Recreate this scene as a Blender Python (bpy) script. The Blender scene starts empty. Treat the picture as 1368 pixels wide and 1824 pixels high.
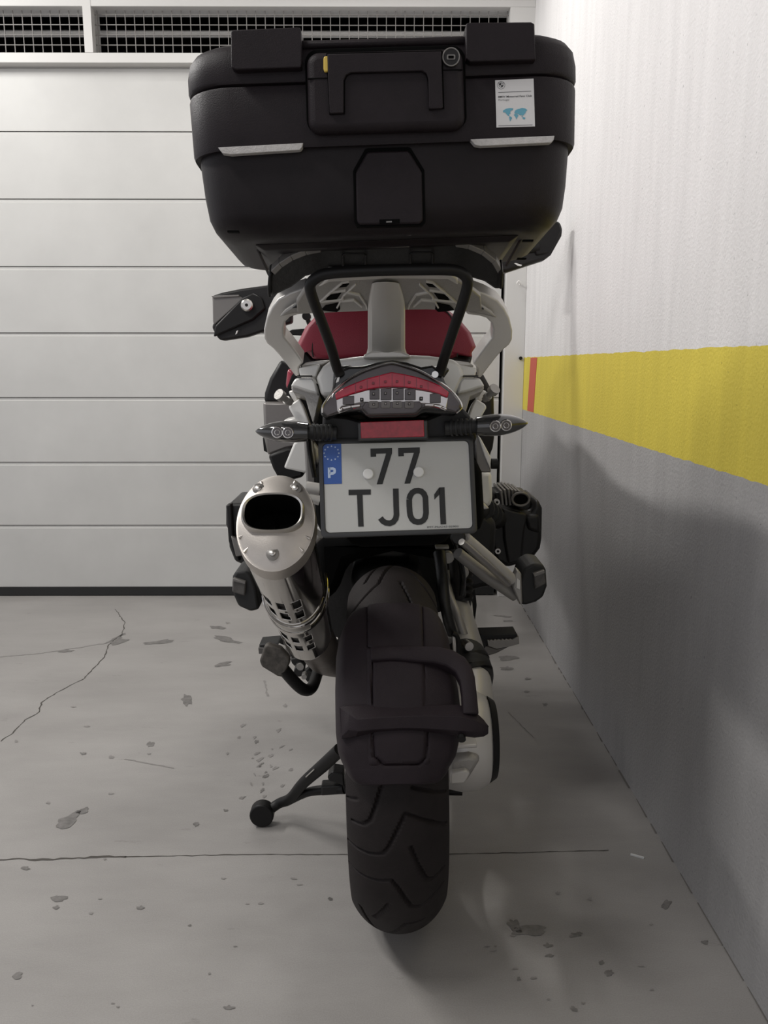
import bpy, bmesh, math, random
import numpy as np
from mathutils import Vector, Matrix, noise
random.seed(4)
S = bpy.context.scene; COL = S.collection

# ------------------------------------------------------------ camera
FPX, PITCH, YAW = 1450.0, math.radians(10.24), math.radians(-0.28)
CAM = Vector((0, 0, 1.0))
cd = bpy.data.cameras.new('camera'); cam = bpy.data.objects.new('camera', cd); COL.objects.link(cam)
cam.location = CAM
cam.rotation_euler = (math.pi/2 - PITCH, 0, YAW)
cd.sensor_fit = 'VERTICAL'; cd.sensor_height = 24; cd.lens = 24*FPX/1824
cd.clip_start = .02; cd.clip_end = 50
S.camera = cam
# ------------------------------------------------------------ light
S.view_settings.view_transform = 'Standard'; S.view_settings.look = 'None'
S.view_settings.gamma = 1; S.view_settings.exposure = 0.3
W = bpy.data.worlds.new('garage_air'); S.world = W; W.use_nodes = True
W.node_tree.nodes['Background'].inputs[0].default_value = (.93, .94, 1, 1)
W.node_tree.nodes['Background'].inputs[1].default_value = .60
def area(name, loc, target, sx, sy, power, col=(1, .98, .95)):
    l = bpy.data.lights.new(name, 'AREA'); l.shape = 'RECTANGLE'; l.size = sx; l.size_y = sy; l.energy = power; l.color = col
    o = bpy.data.objects.new(name, l); COL.objects.link(o); o.location = loc
    o.rotation_euler = (Vector(target)-Vector(loc)).to_track_quat('-Z', 'Y').to_euler()
    return o
area('ceiling_tube_light', (-2.2, 2.2, 2.68), (-.2, 2.0, .5), 1.2, .12, 36)
area('wall_fill_light_rear', (-1.1, .55, 2.55), (.3, 1.6, 1.0), 1.0, .15, 15)  # added fill lamp, brightens the right wall
area('ceiling_tube_light_far', (-.15, 2.95, 2.62), (-.1, 1.6, 0), .5, .12, 9)

# ------------------------------------------------------------ measuring helpers
Rm = cam.rotation_euler.to_matrix()
def ray(x, y):
    return Rm @ Vector(((x-684)/FPX, -(y-912)/FPX, -1))
def P(x, y, Y):
    """point seen at photo position x,y that lies at distance Y (number) or on the leaning sheet (Y0, z0, slope)"""
    d = ray(x, y)
    if isinstance(Y, tuple):
        Y0, z0, b = Y
        t = (Y0 + b*(CAM.z-z0)) / (d.y - b*d.z)
    else: t = Y/d.y
    return CAM + d*t
def FL(x, y, z=0):
    d = ray(x, y); return CAM + d*((z-CAM.z)/d.z)
def WR(x, y, X=.6):
    d = ray(x, y); return CAM + d*(X/d.x)

# ------------------------------------------------------------ materials
def mat(name, col, rough=.5, metal=0, bump=0, bscale=200, var=0, vscale=6, coat=0, emit=None, spec=.5, trans=0):
    m = bpy.data.materials.new(name); m.use_nodes = True; nt = m.node_tree; b = nt.nodes['Principled BSDF']
    b.inputs['Base Color'].default_value = (*col, 1); b.inputs['Roughness'].default_value = rough
    b.inputs['Metallic'].default_value = metal; b.inputs['Coat Weight'].default_value = coat
    b.inputs['Specular IOR Level'].default_value = spec
    b.inputs['Transmission Weight'].default_value = trans
    tc = nt.nodes.new('ShaderNodeTexCoord')
    if bump:
        n = nt.nodes.new('ShaderNodeTexNoise'); n.inputs['Scale'].default_value = bscale; n.inputs['Detail'].default_value = 4
        bp = nt.nodes.new('ShaderNodeBump'); bp.inputs['Strength'].default_value = bump; bp.inputs['Distance'].default_value = .002
        nt.links.new(tc.outputs['Object'], n.inputs['Vector']); nt.links.new(n.outputs['Fac'], bp.inputs['Height']); nt.links.new(bp.outputs['Normal'], b.inputs['Normal'])
    if var:
        n = nt.nodes.new('ShaderNodeTexNoise'); n.inputs['Scale'].default_value = vscale; n.inputs['Detail'].default_value = 6; n.inputs['Roughness'].default_value = .6
        r = nt.nodes.new('ShaderNodeValToRGB')
        r.color_ramp.elements[0].position = .3; r.color_ramp.elements[1].position = .7
        r.color_ramp.elements[0].color = (*[c*(1-var) for c in col], 1); r.color_ramp.elements[1].color = (*[min(1, c*(1+var)) for c in col], 1)
        nt.links.new(tc.outputs['Object'], n.inputs['Vector']); nt.links.new(n.outputs['Fac'], r.inputs['Fac']); nt.links.new(r.outputs['Color'], b.inputs['Base Color'])
    return m
M = {}
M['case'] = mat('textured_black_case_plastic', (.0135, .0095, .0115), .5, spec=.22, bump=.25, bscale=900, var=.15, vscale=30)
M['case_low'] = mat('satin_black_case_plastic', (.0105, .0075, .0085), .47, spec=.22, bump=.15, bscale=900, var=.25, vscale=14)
M['black'] = mat('black_plastic', (.010, .009, .009), .45, spec=.35, bump=.1, bscale=500)
M['gloss_black'] = mat('gloss_black_paint', (.01, .01, .01), .22, coat=.3)
M['tube'] = mat('black_powder_coat', (.007, .0065, .0065), .48, spec=.3)
M['void'] = mat('deep_shade_black', (.002, .002, .002), .9, spec=.1)  # near-black paints deep shade into outlet, gaps, openings and inner bodywork
M['tire'] = mat('tire_rubber', (.017, .0135, .0135), .68, spec=.22, bump=.3, bscale=700, var=.2, vscale=25)
M['hugger'] = mat('mudguard_plastic', (.017, .0115, .0145), .55, spec=.22, bump=.35, bscale=1200, var=.12, vscale=20)
M['silver'] = mat('silver_paint', (.60, .58, .55), .36, .3, bump=.05, bscale=900)
M['silver_light'] = mat('pale_silver_paint', (.72, .71, .68), .32, .12)
M['silver_shaded'] = mat('shaded_silver_paint', (.42, .405, .38), .4, .3)  # silver darkened for the shadow over the swing arm
M['cast'] = mat('cast_aluminium', (.36, .345, .325), .45, .45, bump=.3, bscale=350)
M['brushed'] = mat('brushed_titanium', (.50, .465, .43), .42, .8, bump=.08, bscale=600, var=.12, vscale=12)
M['chrome'] = mat('chrome', (.62, .6, .57), .09, 1)
M['steel'] = mat('bright_steel', (.6, .58, .55), .33, 1)
M['pipe'] = mat('heat_stained_pipe', (.16, .14, .125), .45, .6, bump=.3, bscale=120, var=.35, vscale=14)
M['seat'] = mat('red_seat_vinyl', (.24, .015, .036), .5, bump=.3, bscale=700, var=.1)
M['redpaint'] = mat('red_paint', (.27, .012, .032), .25, coat=.5)
M['reflector'] = mat('red_reflector', (.36, .008, .022), .25, var=.3, vscale=120, coat=.4)
M['redlens'] = mat('red_lens', (.62, .01, .05), .15, var=.22, vscale=60, coat=.6)
M['plate'] = mat('plate_white', (.52, .52, .50), .38, bump=.12, bscale=900)
M['ink'] = mat('plate_black_ink', (.012, .012, .011), .45)
M['blue'] = mat('plate_blue', (.035, .10, .36), .4)
M['star'] = mat('plate_star_white', (.5, .6, .78), .4)
M['cap'] = mat('white_screw_cap', (.78, .78, .76), .4)
M['pframe'] = mat('plate_frame_plastic', (.03, .03, .03), .3)
M['sticker'] = mat('sticker_white', (.70, .69, .69), .4)
M['stink'] = mat('sticker_grey_ink', (.16, .16, .17), .5)
M['stdark'] = mat('sticker_black_ink', (.03, .03, .035), .5)
M['cyan'] = mat('sticker_cyan_ink', (.13, .38, .5), .5)
M['refl_white'] = mat('white_reflective_tape', (.52, .50, .49), .35, bump=.5, bscale=700, var=.12, vscale=180)
M['yellow'] = mat('yellow_plastic', (.62, .44, .08), .4)
M['rubber'] = mat('black_rubber', (.012, .012, .012), .6)
M['greyrub'] = mat('grey_worn_rubber', (.085, .08, .075), .6, bump=.5, bscale=120, var=.35, vscale=60)
M['brownpad'] = mat('worn_brown_pad', (.065, .058, .05), .6, bump=.5, bscale=100, var=.55, vscale=70)
M['grey'] = mat('grey_paint', (.19, .18, .17), .35, .3)
M['engine'] = mat('black_engine_casting', (.0085, .008, .0078), .45, bump=.3, bscale=160)
M['smoke'] = mat('smoked_lens', (.03, .03, .03), .12, coat=1)
M['cell'] = mat('smoky_chrome_cell', (.11, .10, .10), .25, .7)
M['cellbright'] = mat('bright_reflector_bowl', (.62, .60, .58), .16, .9)
M['led'] = mat('led_die', (.5, .46, .42), .3)
M['amber'] = mat('clear_lamp_bowl', (.42, .40, .36), .2, .8)
def clear(name, tint, a):
    m = bpy.data.materials.new(name); m.use_nodes = True; nt = m.node_tree; nt.nodes.clear()
    o = nt.nodes.new('ShaderNodeOutputMaterial'); mx = nt.nodes.new('ShaderNodeMixShader'); t = nt.nodes.new('ShaderNodeBsdfTransparent'); g = nt.nodes.new('ShaderNodeBsdfGlossy'); f = nt.nodes.new('ShaderNodeFresnel')
    t.inputs[0].default_value = (*tint, 1); g.inputs['Roughness'].default_value = .06; f.inputs[0].default_value = a
    nt.links.new(f.outputs[0], mx.inputs[0]); nt.links.new(t.outputs[0], mx.inputs[1]); nt.links.new(g.outputs[0], mx.inputs[2]); nt.links.new(mx.outputs[0], o.inputs[0]); return m
M['clear'] = clear('clear_lens', (.93, .92, .92), 1.22)

# ------------------------------------------------------------ object helpers
def link(name, verts, faces, m, parent=None, smooth=35, bevel=0, seg=2, sub=0, solid=0):
    root = parent
    while root is not None and root.parent is not None: root = root.parent
    off = Vector(root.location) if root is not None else Vector((0, 0, 0))
    if root is None:
        arr = np.array([tuple(v) for v in verts]); off = Vector(((arr[:, 0].min()+arr[:, 0].max())/2, (arr[:, 1].min()+arr[:, 1].max())/2, arr[:, 2].min()))
    me = bpy.data.meshes.new(name); me.from_pydata([tuple(Vector(v)-off) for v in verts], [], faces); me.validate()
    bm = bmesh.new(); bm.from_mesh(me); bmesh.ops.recalc_face_normals(bm, faces=bm.faces); bm.to_mesh(me); bm.free()
    me.materials.append(M[m] if isinstance(m, str) else m)
    for p in me.polygons: p.use_smooth = True
    me.set_sharp_from_angle(angle=math.radians(smooth))
    o = bpy.data.objects.new(name, me); COL.objects.link(o)
    if parent is None: o.location = off
    else: o.parent = parent
    if solid:
        s = o.modifiers.new('solid', 'SOLIDIFY'); s.thickness = solid; s.offset = -1
    if sub:
        s = o.modifiers.new('sub', 'SUBSURF'); s.levels = s.render_levels = sub
    if bevel:
        b = o.modifiers.new('bevel', 'BEVEL'); b.width = bevel; b.segments = seg; b.limit_method = 'ANGLE'; b.angle_limit = math.radians(30); b.harden_normals = False
    return o
def tag(o, label, cat, group=None):
    o['label'] = label; o['category'] = cat
    if group: o['group'] = group
    return o
def empty(name, loc, label, cat, group=None):
    o = bpy.data.objects.new(name, None); COL.objects.link(o); o.location = loc; o.empty_display_size = .1; return tag(o, label, cat, group)
class MB:
    def __init__(s): s.v = []; s.f = []
    def add(s, v, f):
        n = len(s.v); s.v += [Vector(a) for a in v]; s.f += [tuple(i+n for i in q) for q in f]; return s
    def prism(s, front, back):
        n = len(front); f = [tuple(range(n)), tuple(range(2*n-1, n-1, -1))] + [(i, i+n, (i+1) % n+n, (i+1) % n) for i in range(n)]
        return s.add(list(front)+list(back), f)
    def box(s, a, b):
        (x0, y0, z0), (x1, y1, z1) = a, b
        v = [(x0, y0, z0), (x1, y0, z0), (x1, y1, z0), (x0, y1, z0), (x0, y0, z1), (x1, y0, z1), (x1, y1, z1), (x0, y1, z1)]
        return s.add(v, [(0, 3, 2, 1), (4, 5, 6, 7), (0, 1, 5, 4), (1, 2, 6, 5), (2, 3, 7, 6), (3, 0, 4, 7)])
    def slab(s, pts, Y, t=.01):
        fr = [P(x, y, Y) for x, y in pts]
        n = Vector((0, 1, -Y[2])).normalized() if isinstance(Y, tuple) else Vector((0, 1, 0))
        return s.prism(fr, [p+n*t for p in fr])
    def loft(s, rings, cap=True, closed=True):
        n = len(rings[0]); base = len(s.v)
        for r in rings: s.v += [Vector(p) for p in r]
        for i in range(len(rings)-1):
            for j in range(n if closed else n-1):
                k = (j+1) % n
                s.f.append((base+i*n+j, base+i*n+k, base+(i+1)*n+k, base+(i+1)*n+j))
        if cap: s.f += [tuple(base+j for j in range(n)), tuple(base+(len(rings)-1)*n+j for j in range(n-1, -1, -1))]
        return s
    def tube(s, pts, r, n=14, smooth=0, cap=True):
        pts = [Vector(p) for p in pts]
        if smooth:
            out = []
            for i in range(len(pts)-1):
                p0 = pts[max(i-1, 0)]; p1 = pts[i]; p2 = pts[i+1]; p3 = pts[min(i+2, len(pts)-1)]
                for k in range(smooth):
                    t = k/smooth
                    out.append(.5*((2*p1)+(p2-p0)*t+(2*p0-5*p1+4*p2-p3)*t*t+(3*p1-p0-3*p2+p3)*t**3))
            pts = out+[pts[-1]]
        R = r if isinstance(r, (list, tuple)) else [r]*len(pts)
        if len(R) != len(pts): R = list(np.interp(np.linspace(0, 1, len(pts)), np.linspace(0, 1, len(R)), R))
        rings = []; u = None
        for i, p in enumerate(pts):
            d = (pts[min(i+1, len(pts)-1)]-pts[max(i-1, 0)]).normalized()
            if u is None: u = d.orthogonal().normalized()
            u = (u-d*u.dot(d)).normalized(); w = d.cross(u)
            rings.append([p+(u*math.cos(a)+w*math.sin(a))*R[i] for a in [2*math.pi*k/n for k in range(n)]])
        return s.loft(rings, cap)
    def disc(s, c, axis, r, t, n=28, r2=None):
        axis = Vector(axis).normalized(); return s.tube([Vector(c), Vector(c)+axis*t], [r, r if r2 is None else r2], n)
    def band(s, pts, w, Y, t=.003):
        """stroke of given px width along photo-measured points"""
        n = len(pts); L = []; Rr = []
        for i in range(n):
            a = Vector(pts[max(i-1, 0)]); b = Vector(pts[i]); c = Vector(pts[min(i+1, n-1)])
            d1 = (b-a).normalized() if i else (c-b).normalized(); d2 = (c-b).normalized() if i < n-1 else d1
            n1 = Vector((-d1.y, d1.x)); n2 = Vector((-d2.y, d2.x)); m_ = (n1+n2).normalized(); k = w/2/max(.4, m_.dot(n1))
            L.append(b+m_*k); Rr.append(b-m_*k)
        for i in range(n-1):
            s.slab([L[i], L[i+1], Rr[i+1], Rr[i]], Y, t)
        return s
    def build(s, name, m, parent=None, **k): return link(name, s.v, s.f, m, parent, **k)
def struct(o): o['kind'] = 'structure'; return o
def arc(cx, cy, rx, ry, a0, a1, n):
    return [(cx+rx*math.cos(math.radians(a0+(a1-a0)*i/n)), cy-ry*math.sin(math.radians(a0+(a1-a0)*i/n))) for i in range(n+1)]
def rrect(x0, y0, x1, y1, r, n=5):
    return arc(x0+r, y0+r, r, r, 180, 90, n)+arc(x1-r, y0+r, r, r, 90, 0, n)+arc(x1-r, y1-r, r, r, 0, -90, n)+arc(x0+r, y1-r, r, r, -90, -180, n)
def ell(cx, cy, rx, ry, n=28): return arc(cx, cy, rx, ry, 0, 360*(n-1)/n, n-1)
MXA = 690.5
def mir(pts, dy=0): return [(2*MXA-x, y+dy) for x, y in pts][::-1]

# ------------------------------------------------------------ room
DY = 3.47; WX = .6
def nodes(m): nt = m.node_tree; return nt, nt.nodes['Principled BSDF']
# floor material
mf = mat('polished_concrete', (.36, .35, .335), .5); nt, b = nodes(mf); N = nt.nodes.new; Lk = nt.links.new
tc = N('ShaderNodeTexCoord'); mp = N('ShaderNodeMapping'); mp.inputs['Scale'].default_value = (1, 2.6, 1); Lk(tc.outputs['Object'], mp.inputs['Vector'])
n1 = N('ShaderNodeTexNoise'); n1.inputs['Scale'].default_value = 2.2; n1.inputs['Detail'].default_value = 7; n1.inputs['Roughness'].default_value = .62; Lk(mp.outputs[0], n1.inputs['Vector'])
r1 = N('ShaderNodeValToRGB'); e = r1.color_ramp.elements; e[0].position = .32; e[1].position = .68; e[0].color = (.29, .276, .264, 1); e[1].color = (.36, .344, .329, 1); Lk(n1.outputs['Fac'], r1.inputs[0])
n2 = N('ShaderNodeTexNoise'); n2.inputs['Scale'].default_value = 9; n2.inputs['Detail'].default_value = 9; n2.inputs['Roughness'].default_value = .7; Lk(mp.outputs[0], n2.inputs['Vector'])
r2 = N('ShaderNodeValToRGB'); e = r2.color_ramp.elements; e[0].position = .27; e[1].position = .36; e[0].color = (.72, .71, .7, 1); e[1].color = (1, 1, 1, 1); Lk(n2.outputs['Fac'], r2.inputs[0])
n3 = N('ShaderNodeTexNoise'); n3.inputs['Scale'].default_value = 420; n3.inputs['Detail'].default_value = 3; Lk(tc.outputs['Object'], n3.inputs['Vector'])
r3 = N('ShaderNodeValToRGB'); e = r3.color_ramp.elements; e[0].position = .3; e[1].position = .7; e[0].color = (.92, .92, .92, 1); e[1].color = (1.06, 1.06, 1.06, 1); Lk(n3.outputs['Fac'], r3.inputs[0])
m1 = N('ShaderNodeMixRGB'); m1.blend_type = 'MULTIPLY'; m1.inputs[0].default_value = 1; Lk(r1.outputs[0], m1.inputs[1]); Lk(r2.outputs[0], m1.inputs[2])
m2 = N('ShaderNodeMixRGB'); m2.blend_type = 'MULTIPLY'; m2.inputs[0].default_value = 1; Lk(m1.outputs[0], m2.inputs[1]); Lk(r3.outputs[0], m2.inputs[2]); Lk(m2.outputs[0], b.inputs['Base Color'])
rr = N('ShaderNodeMapRange'); rr.inputs[3].default_value = .3; rr.inputs[4].default_value = .55; Lk(n1.outputs['Fac'], rr.inputs[0]); Lk(rr.outputs[0], b.inputs['Roughness'])
bp = N('ShaderNodeBump'); bp.inputs['Strength'].default_value = .12; bp.inputs['Distance'].default_value = .004; Lk(n2.outputs['Fac'], bp.inputs['Height']); Lk(bp.outputs[0], b.inputs['Normal'])
floor = struct(MB().box((-4, -2.5, -.1), (WX, DY+1.2, 0)).build('floor', mf))
M['seam'] = mat('floor_seam_dirt', (.07, .063, .055), .8)
M['stain'] = mat('floor_oil_stain', (.165, .156, .148), .38, var=.3, vscale=60)
M['stain_faint'] = mat('floor_faint_stain', (.235, .222, .212), .42, var=.15, vscale=60)
def floor_strip(pts, w, m, name, h=.0006):
    mb = MB()
    q = [FL(x, y, h) for x, y in pts]
    out = []
    for i in range(len(q)-1):
        k = max(1, int((q[i+1]-q[i]).length/.012))
        for j in range(k): out.append(q[i].lerp(q[i+1], j/k))
    out.append(q[-1]); Lp = []; Rp = []
    for i, p in enumerate(out):
        d = (out[min(i+1, len(out)-1)]-out[max(i-1, 0)]).normalized(); s = Vector((-d.y, d.x, 0)); ww = w*(.5+random.random()*.9)
        jx = s*(noise.noise(p*45)*w*1.2)
        Lp.append(p+jx+s*ww/2); Rp.append(p+jx-s*ww/2)
    v = Lp+Rp[::-1]; n = len(Lp)
    f = [(i, i+1, 2*n-2-i, 2*n-1-i) for i in range(n-1)]
    me = link(name, v, f, m, floor); return me
floor_strip([(0, 1531), (225, 1526)], .0055, 'seam', 'expansion_joint')
floor_strip([(222, 1526), (430, 1522), (640, 1522), (800, 1521), (1085, 1515)], .0022, 'seam', 'expansion_joint')
floor_strip([(205, 1085), (222, 1108), (218, 1128), (194, 1148), (186, 1170), (150, 1208), (100, 1234), (73, 1252), (70, 1268), (45, 1282), (22, 1306), (0, 1320)], .0035, 'seam', 'floor_crack')
floor_strip([(188, 1146), (222, 1128), (207, 1142)], .012, 'stain', 'floor_crack')
floor_strip([(0, 1170), (60, 1165), (130, 1155), (190, 1145)], .007, 'stain_faint', 'floor_crack')
floor_strip([(222, 1352), (310, 1368)], .004, 'stain_faint', 'floor_scratch')
floor_strip([(905, 1268), (952, 1315)], .0025, 'stain', 'floor_scratch')
floor_strip([(470, 1212), (478, 1240)], .006, 'stain_faint', 'floor_scratch')
def blob(cx, cy, rx, ry, rot=0, m='stain', k=22, rough=.5, name='floor_stain'):
    pts = []; sd = random.random()*50; c, s = math.cos(math.radians(rot)), math.sin(math.radians(rot))
    for i in range(k):
        a = 2*math.pi*i/k; r = 1+rough*1.6*noise.noise(Vector((math.cos(a)*1.5+sd, math.sin(a)*1.5, sd)))
        x, y = rx*r*math.cos(a), ry*r*math.sin(a); pts.append(FL(cx+x*c-y*s, cy+x*s+y*c, .0008))
    ce = sum(pts, Vector())/k
    link(name, pts+[ce], [(i, (i+1) % k, k) for i in range(k)], m, floor)
for a in [(122, 1462, 24, 12, -20), (148, 1444, 10, 4, -20), (332, 1247, 9, 10, -30), (268, 1325, 7, 4, -15), (148, 1342, 6, 2, 0), (106, 1600, 13, 5, 0),
          (100, 1616, 7, 3, -15), (250, 1617, 6, 3, 0), (32, 1737, 9, 5, -10), (46, 1546, 7, 3, 0), (588, 1601, 4, 3, 0), (338, 1648, 3, 2, 0),
          (398, 1137, 16, 4, 10), (388, 1118, 12, 3, 5), (398, 1183, 15, 4, -8), (415, 1143, 18, 2, 5), (280, 1144, 25, 3, -8), (212, 1143, 14, 3, -12), (120, 1160, 12, 2, -5), (350, 1468, 5, 4, 0),
          (402, 1443, 4, 2, 0), (945, 1657, 34, 9, -5), (918, 1648, 16, 10, 30), (1026, 1665, 11, 4, 0), (976, 1684, 7, 4, 0), (977, 1702, 9, 3, 0), (1085, 1733, 7, 6, 0),
          (1071, 1714, 5, 3, 0), (1186, 1611, 10, 5, -35), (924, 1744, 4, 3, 0), (1022, 1797, 7, 4, 30), (905, 1172, 14, 4, 0), (902, 1190, 10, 3, 0), (941, 1209, 5, 2, 0), (971, 1255, 5, 3, 0),
          (900, 1098, 14, 1.5, 6), (905, 1106, 8, 1.2, 0), (938, 1232, 5, 1.5, 0), (1256, 1678, 5, 3, 0), (408, 1795, 8, 4, 0)]:
    blob(*a)
for i in range(30): blob(440+random.gauss(28, 26), 1370+random.gauss(0, 38), random.uniform(1.5, 5.5), random.uniform(1, 3), -25, 'stain_faint' if i % 5 else 'stain')
for i in range(22): blob(random.uniform(10, 560), random.uniform(1090, 1800), random.uniform(2, 5), random.uniform(1, 2.5), 0, 'stain_faint')
for i in range(14): blob(random.uniform(860, 1180), random.uniform(1590, 1810), random.uniform(2, 6), random.uniform(1, 2.5), 0, 'stain_faint')
p = FL(1135, 1526); mb = MB(); mb.box((-.0135, -.002, 0), (.0135, .002, .003)); 
for i, v in enumerate(mb.v): mb.v[i] = Matrix.Rotation(-.5, 3, 'Z') @ v + p
tag(mb.build('plastic_strip', 'cap'), 'thin white plastic strip lying on the concrete floor by the wall', 'debris')

# right wall
mw = mat('painted_plaster', (.7, .7, .7), .75); nt, b = nodes(mw); N = nt.nodes.new; Lk = nt.links.new
geo = N('ShaderNodeNewGeometry'); sp = N('ShaderNodeSeparateXYZ'); Lk(geo.outputs['Position'], sp.inputs[0])
nz = N('ShaderNodeTexNoise'); nz.inputs['Scale'].default_value = 22; nz.inputs['Detail'].default_value = 6; Lk(geo.outputs['Position'], nz.inputs['Vector'])
wob = N('ShaderNodeMath'); wob.operation = 'MULTIPLY_ADD'; wob.inputs[1].default_value = .009; Lk(nz.outputs['Fac'], wob.inputs[0]); Lk(sp.outputs['Z'], wob.inputs[2])
def step(th):
    g = N('ShaderNodeMath'); g.operation = 'GREATER_THAN'; g.inputs[1].default_value = th; Lk(wob.outputs[0], g.inputs[0]); return g
gy, gw = step(.8205), step(1.035)
nb = N('ShaderNodeTexNoise'); nb.inputs['Scale'].default_value = 4; nb.inputs['Detail'].default_value = 6; Lk(geo.outputs['Position'], nb.inputs['Vector'])
mpv = N('ShaderNodeMapping'); mpv.inputs['Scale'].default_value = (1, 6, .7); Lk(geo.outputs['Position'], mpv.inputs['Vector']); Lk(mpv.outputs[0], nb.inputs['Vector'])
rv = N('ShaderNodeValToRGB'); e = rv.color_ramp.elements; e[0].position = .25; e[1].position = .75; e[0].color = (.93, .93, .93, 1); e[1].color = (1.05, 1.05, 1.05, 1); Lk(nb.outputs['Fac'], rv.inputs[0])
a1 = N('ShaderNodeMixRGB'); a1.inputs[1].default_value = (.37, .362, .36, 1); a1.inputs[2].default_value = (.66, .54, .07, 1); Lk(gy.outputs[0], a1.inputs[0])
a2 = N('ShaderNodeMixRGB'); a2.inputs[2].default_value = (.72, .705, .70, 1); Lk(gw.outputs[0], a2.inputs[0]); Lk(a1.outputs[0], a2.inputs[1])
a3 = N('ShaderNodeMixRGB'); a3.blend_type = 'MULTIPLY'; a3.inputs[0].default_value = 1; Lk(a2.outputs[0], a3.inputs[1]); Lk(rv.outputs[0], a3.inputs[2])
pit = N('ShaderNodeTexNoise'); pit.inputs['Scale'].default_value = 110; pit.inputs['Detail'].default_value = 5; Lk(geo.outputs['Position'], pit.inputs['Vector'])
rp = N('ShaderNodeValToRGB'); e = rp.color_ramp.elements; e[0].position = .27; e[1].position = .33; e[0].color = (.55, .55, .55, 1); e[1].color = (1, 1, 1, 1); Lk(pit.outputs['Fac'], rp.inputs[0])
a4 = N('ShaderNodeMixRGB'); a4.blend_type = 'MULTIPLY'; a4.inputs[0].default_value = .8; Lk(a3.outputs[0], a4.inputs[1]); Lk(rp.outputs[0], a4.inputs[2]); Lk(a4.outputs[0], b.inputs['Base Color'])
fin = N('ShaderNodeTexNoise'); fin.inputs['Scale'].default_value = 150; fin.inputs['Detail'].default_value = 6; Lk(geo.outputs['Position'], fin.inputs['Vector'])
bp = N('ShaderNodeBump'); bp.inputs['Strength'].default_value = .5; bp.inputs['Distance'].default_value = .0035; Lk(fin.outputs['Fac'], bp.inputs['Height']); Lk(bp.outputs[0], b.inputs['Normal'])
wall = struct(MB().box((WX, -2.5, -.1), (WX+.2, DY+1.2, 2.9)).build('wall_right', mw))
# red tape on the yellow band
y0, y1 = WR(942, 680).y, WR(953, 680).y
M['redtape'] = mat('faded_red_paint', (.52, .10, .065), .7)
struct(MB().prism([(WX-.0015, y0+.01, .818), (WX-.0015, y1+.01, .818), (WX-.0015, y1-.03, 1.028), (WX-.0015, y0-.03, 1.028)], [(WX+.001, y0+.01, .818), (WX+.001, y1+.01, .818), (WX+.001, y1-.03, 1.028), (WX+.001, y0-.03, 1.028)]).build('trim_1', 'redtape'))
M['dirt'] = mat('floor_edge_dirt', (.16, .15, .14), .9)
mb = MB(); yy = .6
while yy < DY-.1:                                                   # broken dirt line where floor meets wall
    l = random.uniform(.02, .12); w = random.uniform(.002, .006)
    mb.add([(WX-w, yy, .001), (WX, yy, .001), (WX, yy+l, .001), (WX-w*random.uniform(.3, 1), yy+l, .001)], [(0, 1, 2, 3)]); yy += l+random.uniform(0, .05)
struct(mb.build('dirt_line_right', 'dirt'))
M['ceil'] = mat('ceiling_concrete', (.35, .34, .33), .8)
struct(MB().box((-4, -2.5, 2.8), (WX, DY+1.2, 2.9)).build('ceiling', 'ceil'))

# far end: sectional door, jamb, vent grille
M['door'] = mat('off_white_door_steel', (.545, .54, .522), .45, bump=.05, bscale=6, var=.06, vscale=3)
M['jamb'] = mat('off_white_jamb', (.62, .61, .59), .5, bump=.05, bscale=40)
M['dark'] = mat('dark_recess', (.006, .005, .005), .9, spec=.05)  # near-black stands in for the unlit space behind vent and door
def Zd(y, x=684): return P(x, y, DY).z
def Xd(x, y): return P(x, y, DY).x
zs = [Zd(1045)]+[Zd(v) for v in (935, 823, 708, 593, 475, 355, 235)]+[Zd(117)]
xr = Xd(889, 680)
door = bpy.data.objects.new('door_1', None); COL.objects.link(door); door.location = (-1.2, DY, 0); door['kind'] = 'structure'
ZT = Zd(118)
for i in range(len(zs)-1):
    za, zb = zs[i]+.0015, zs[i+1]-.0015; mb = MB()
    mb.prism([(-3.4, DY, za), (-3.4, DY, zb-.012), (-3.4, DY+.004, zb-.009), (-3.4, DY+.004, zb), (-3.4, DY+.04, zb), (-3.4, DY+.04, za)],
             [(xr, DY, za), (xr, DY, zb-.012), (xr, DY+.004, zb-.009), (xr, DY+.004, zb), (xr, DY+.04, zb), (xr, DY+.04, za)])
    mb.build('door_panel', 'door', door)
MB().box((-3.4, DY-.005, .004), (xr, DY+.03, zs[0])).build('rubber_seal', 'rubber', door)
MB().box((-3.4, DY+.05, 0), (WX, DY+.07, 2.18)).build('door_backing', 'dark', door)
xj = Xd(895, 680)
struct(MB().box((xj, DY-.03, 0), (WX, DY+.06, 2.17)).build('trim_1', 'jamb', bevel=.002)).name = 'trim_2'
zv0, zv1 = Zd(103), Zd(22)
zt1 = Zd(9)
struct(MB().box((-3.4, DY-.05, ZT-.006), (WX, DY+.05, zv0)).build('trim_3', 'jamb', bevel=.002))
struct(MB().box((-3.4, DY-.05, zv1), (WX, DY+.05, zt1)).build('trim_4', 'jamb', bevel=.002))
M['lintel'] = mat('grey_lintel', (.22, .21, .205), .7)
mb = MB(); x0 = Xd(161, 5)
mb.box((-3.4, DY, zt1), (x0-.02, DY+.1, 2.9)); mb.box((x0+.02, DY, zt1), (Xd(884, 5), DY+.1, 2.9)); mb.box((Xd(900, 5), DY, zt1), (WX, DY+.1, 2.9))
struct(mb.build('wall_far', 'lintel'))
mb = MB(); mb.box((x0-.016, DY-.051, zv0), (x0+.016, DY+.05, 2.9))
struct(mb.build('trim_5', 'jamb'))
xs_ = Xd(892, 5)
struct(MB().box((xs_-.016, DY-.02, zt1), (xs_+.016, DY+.05, 2.9)).build('trim_6', 'jamb'))
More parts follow.
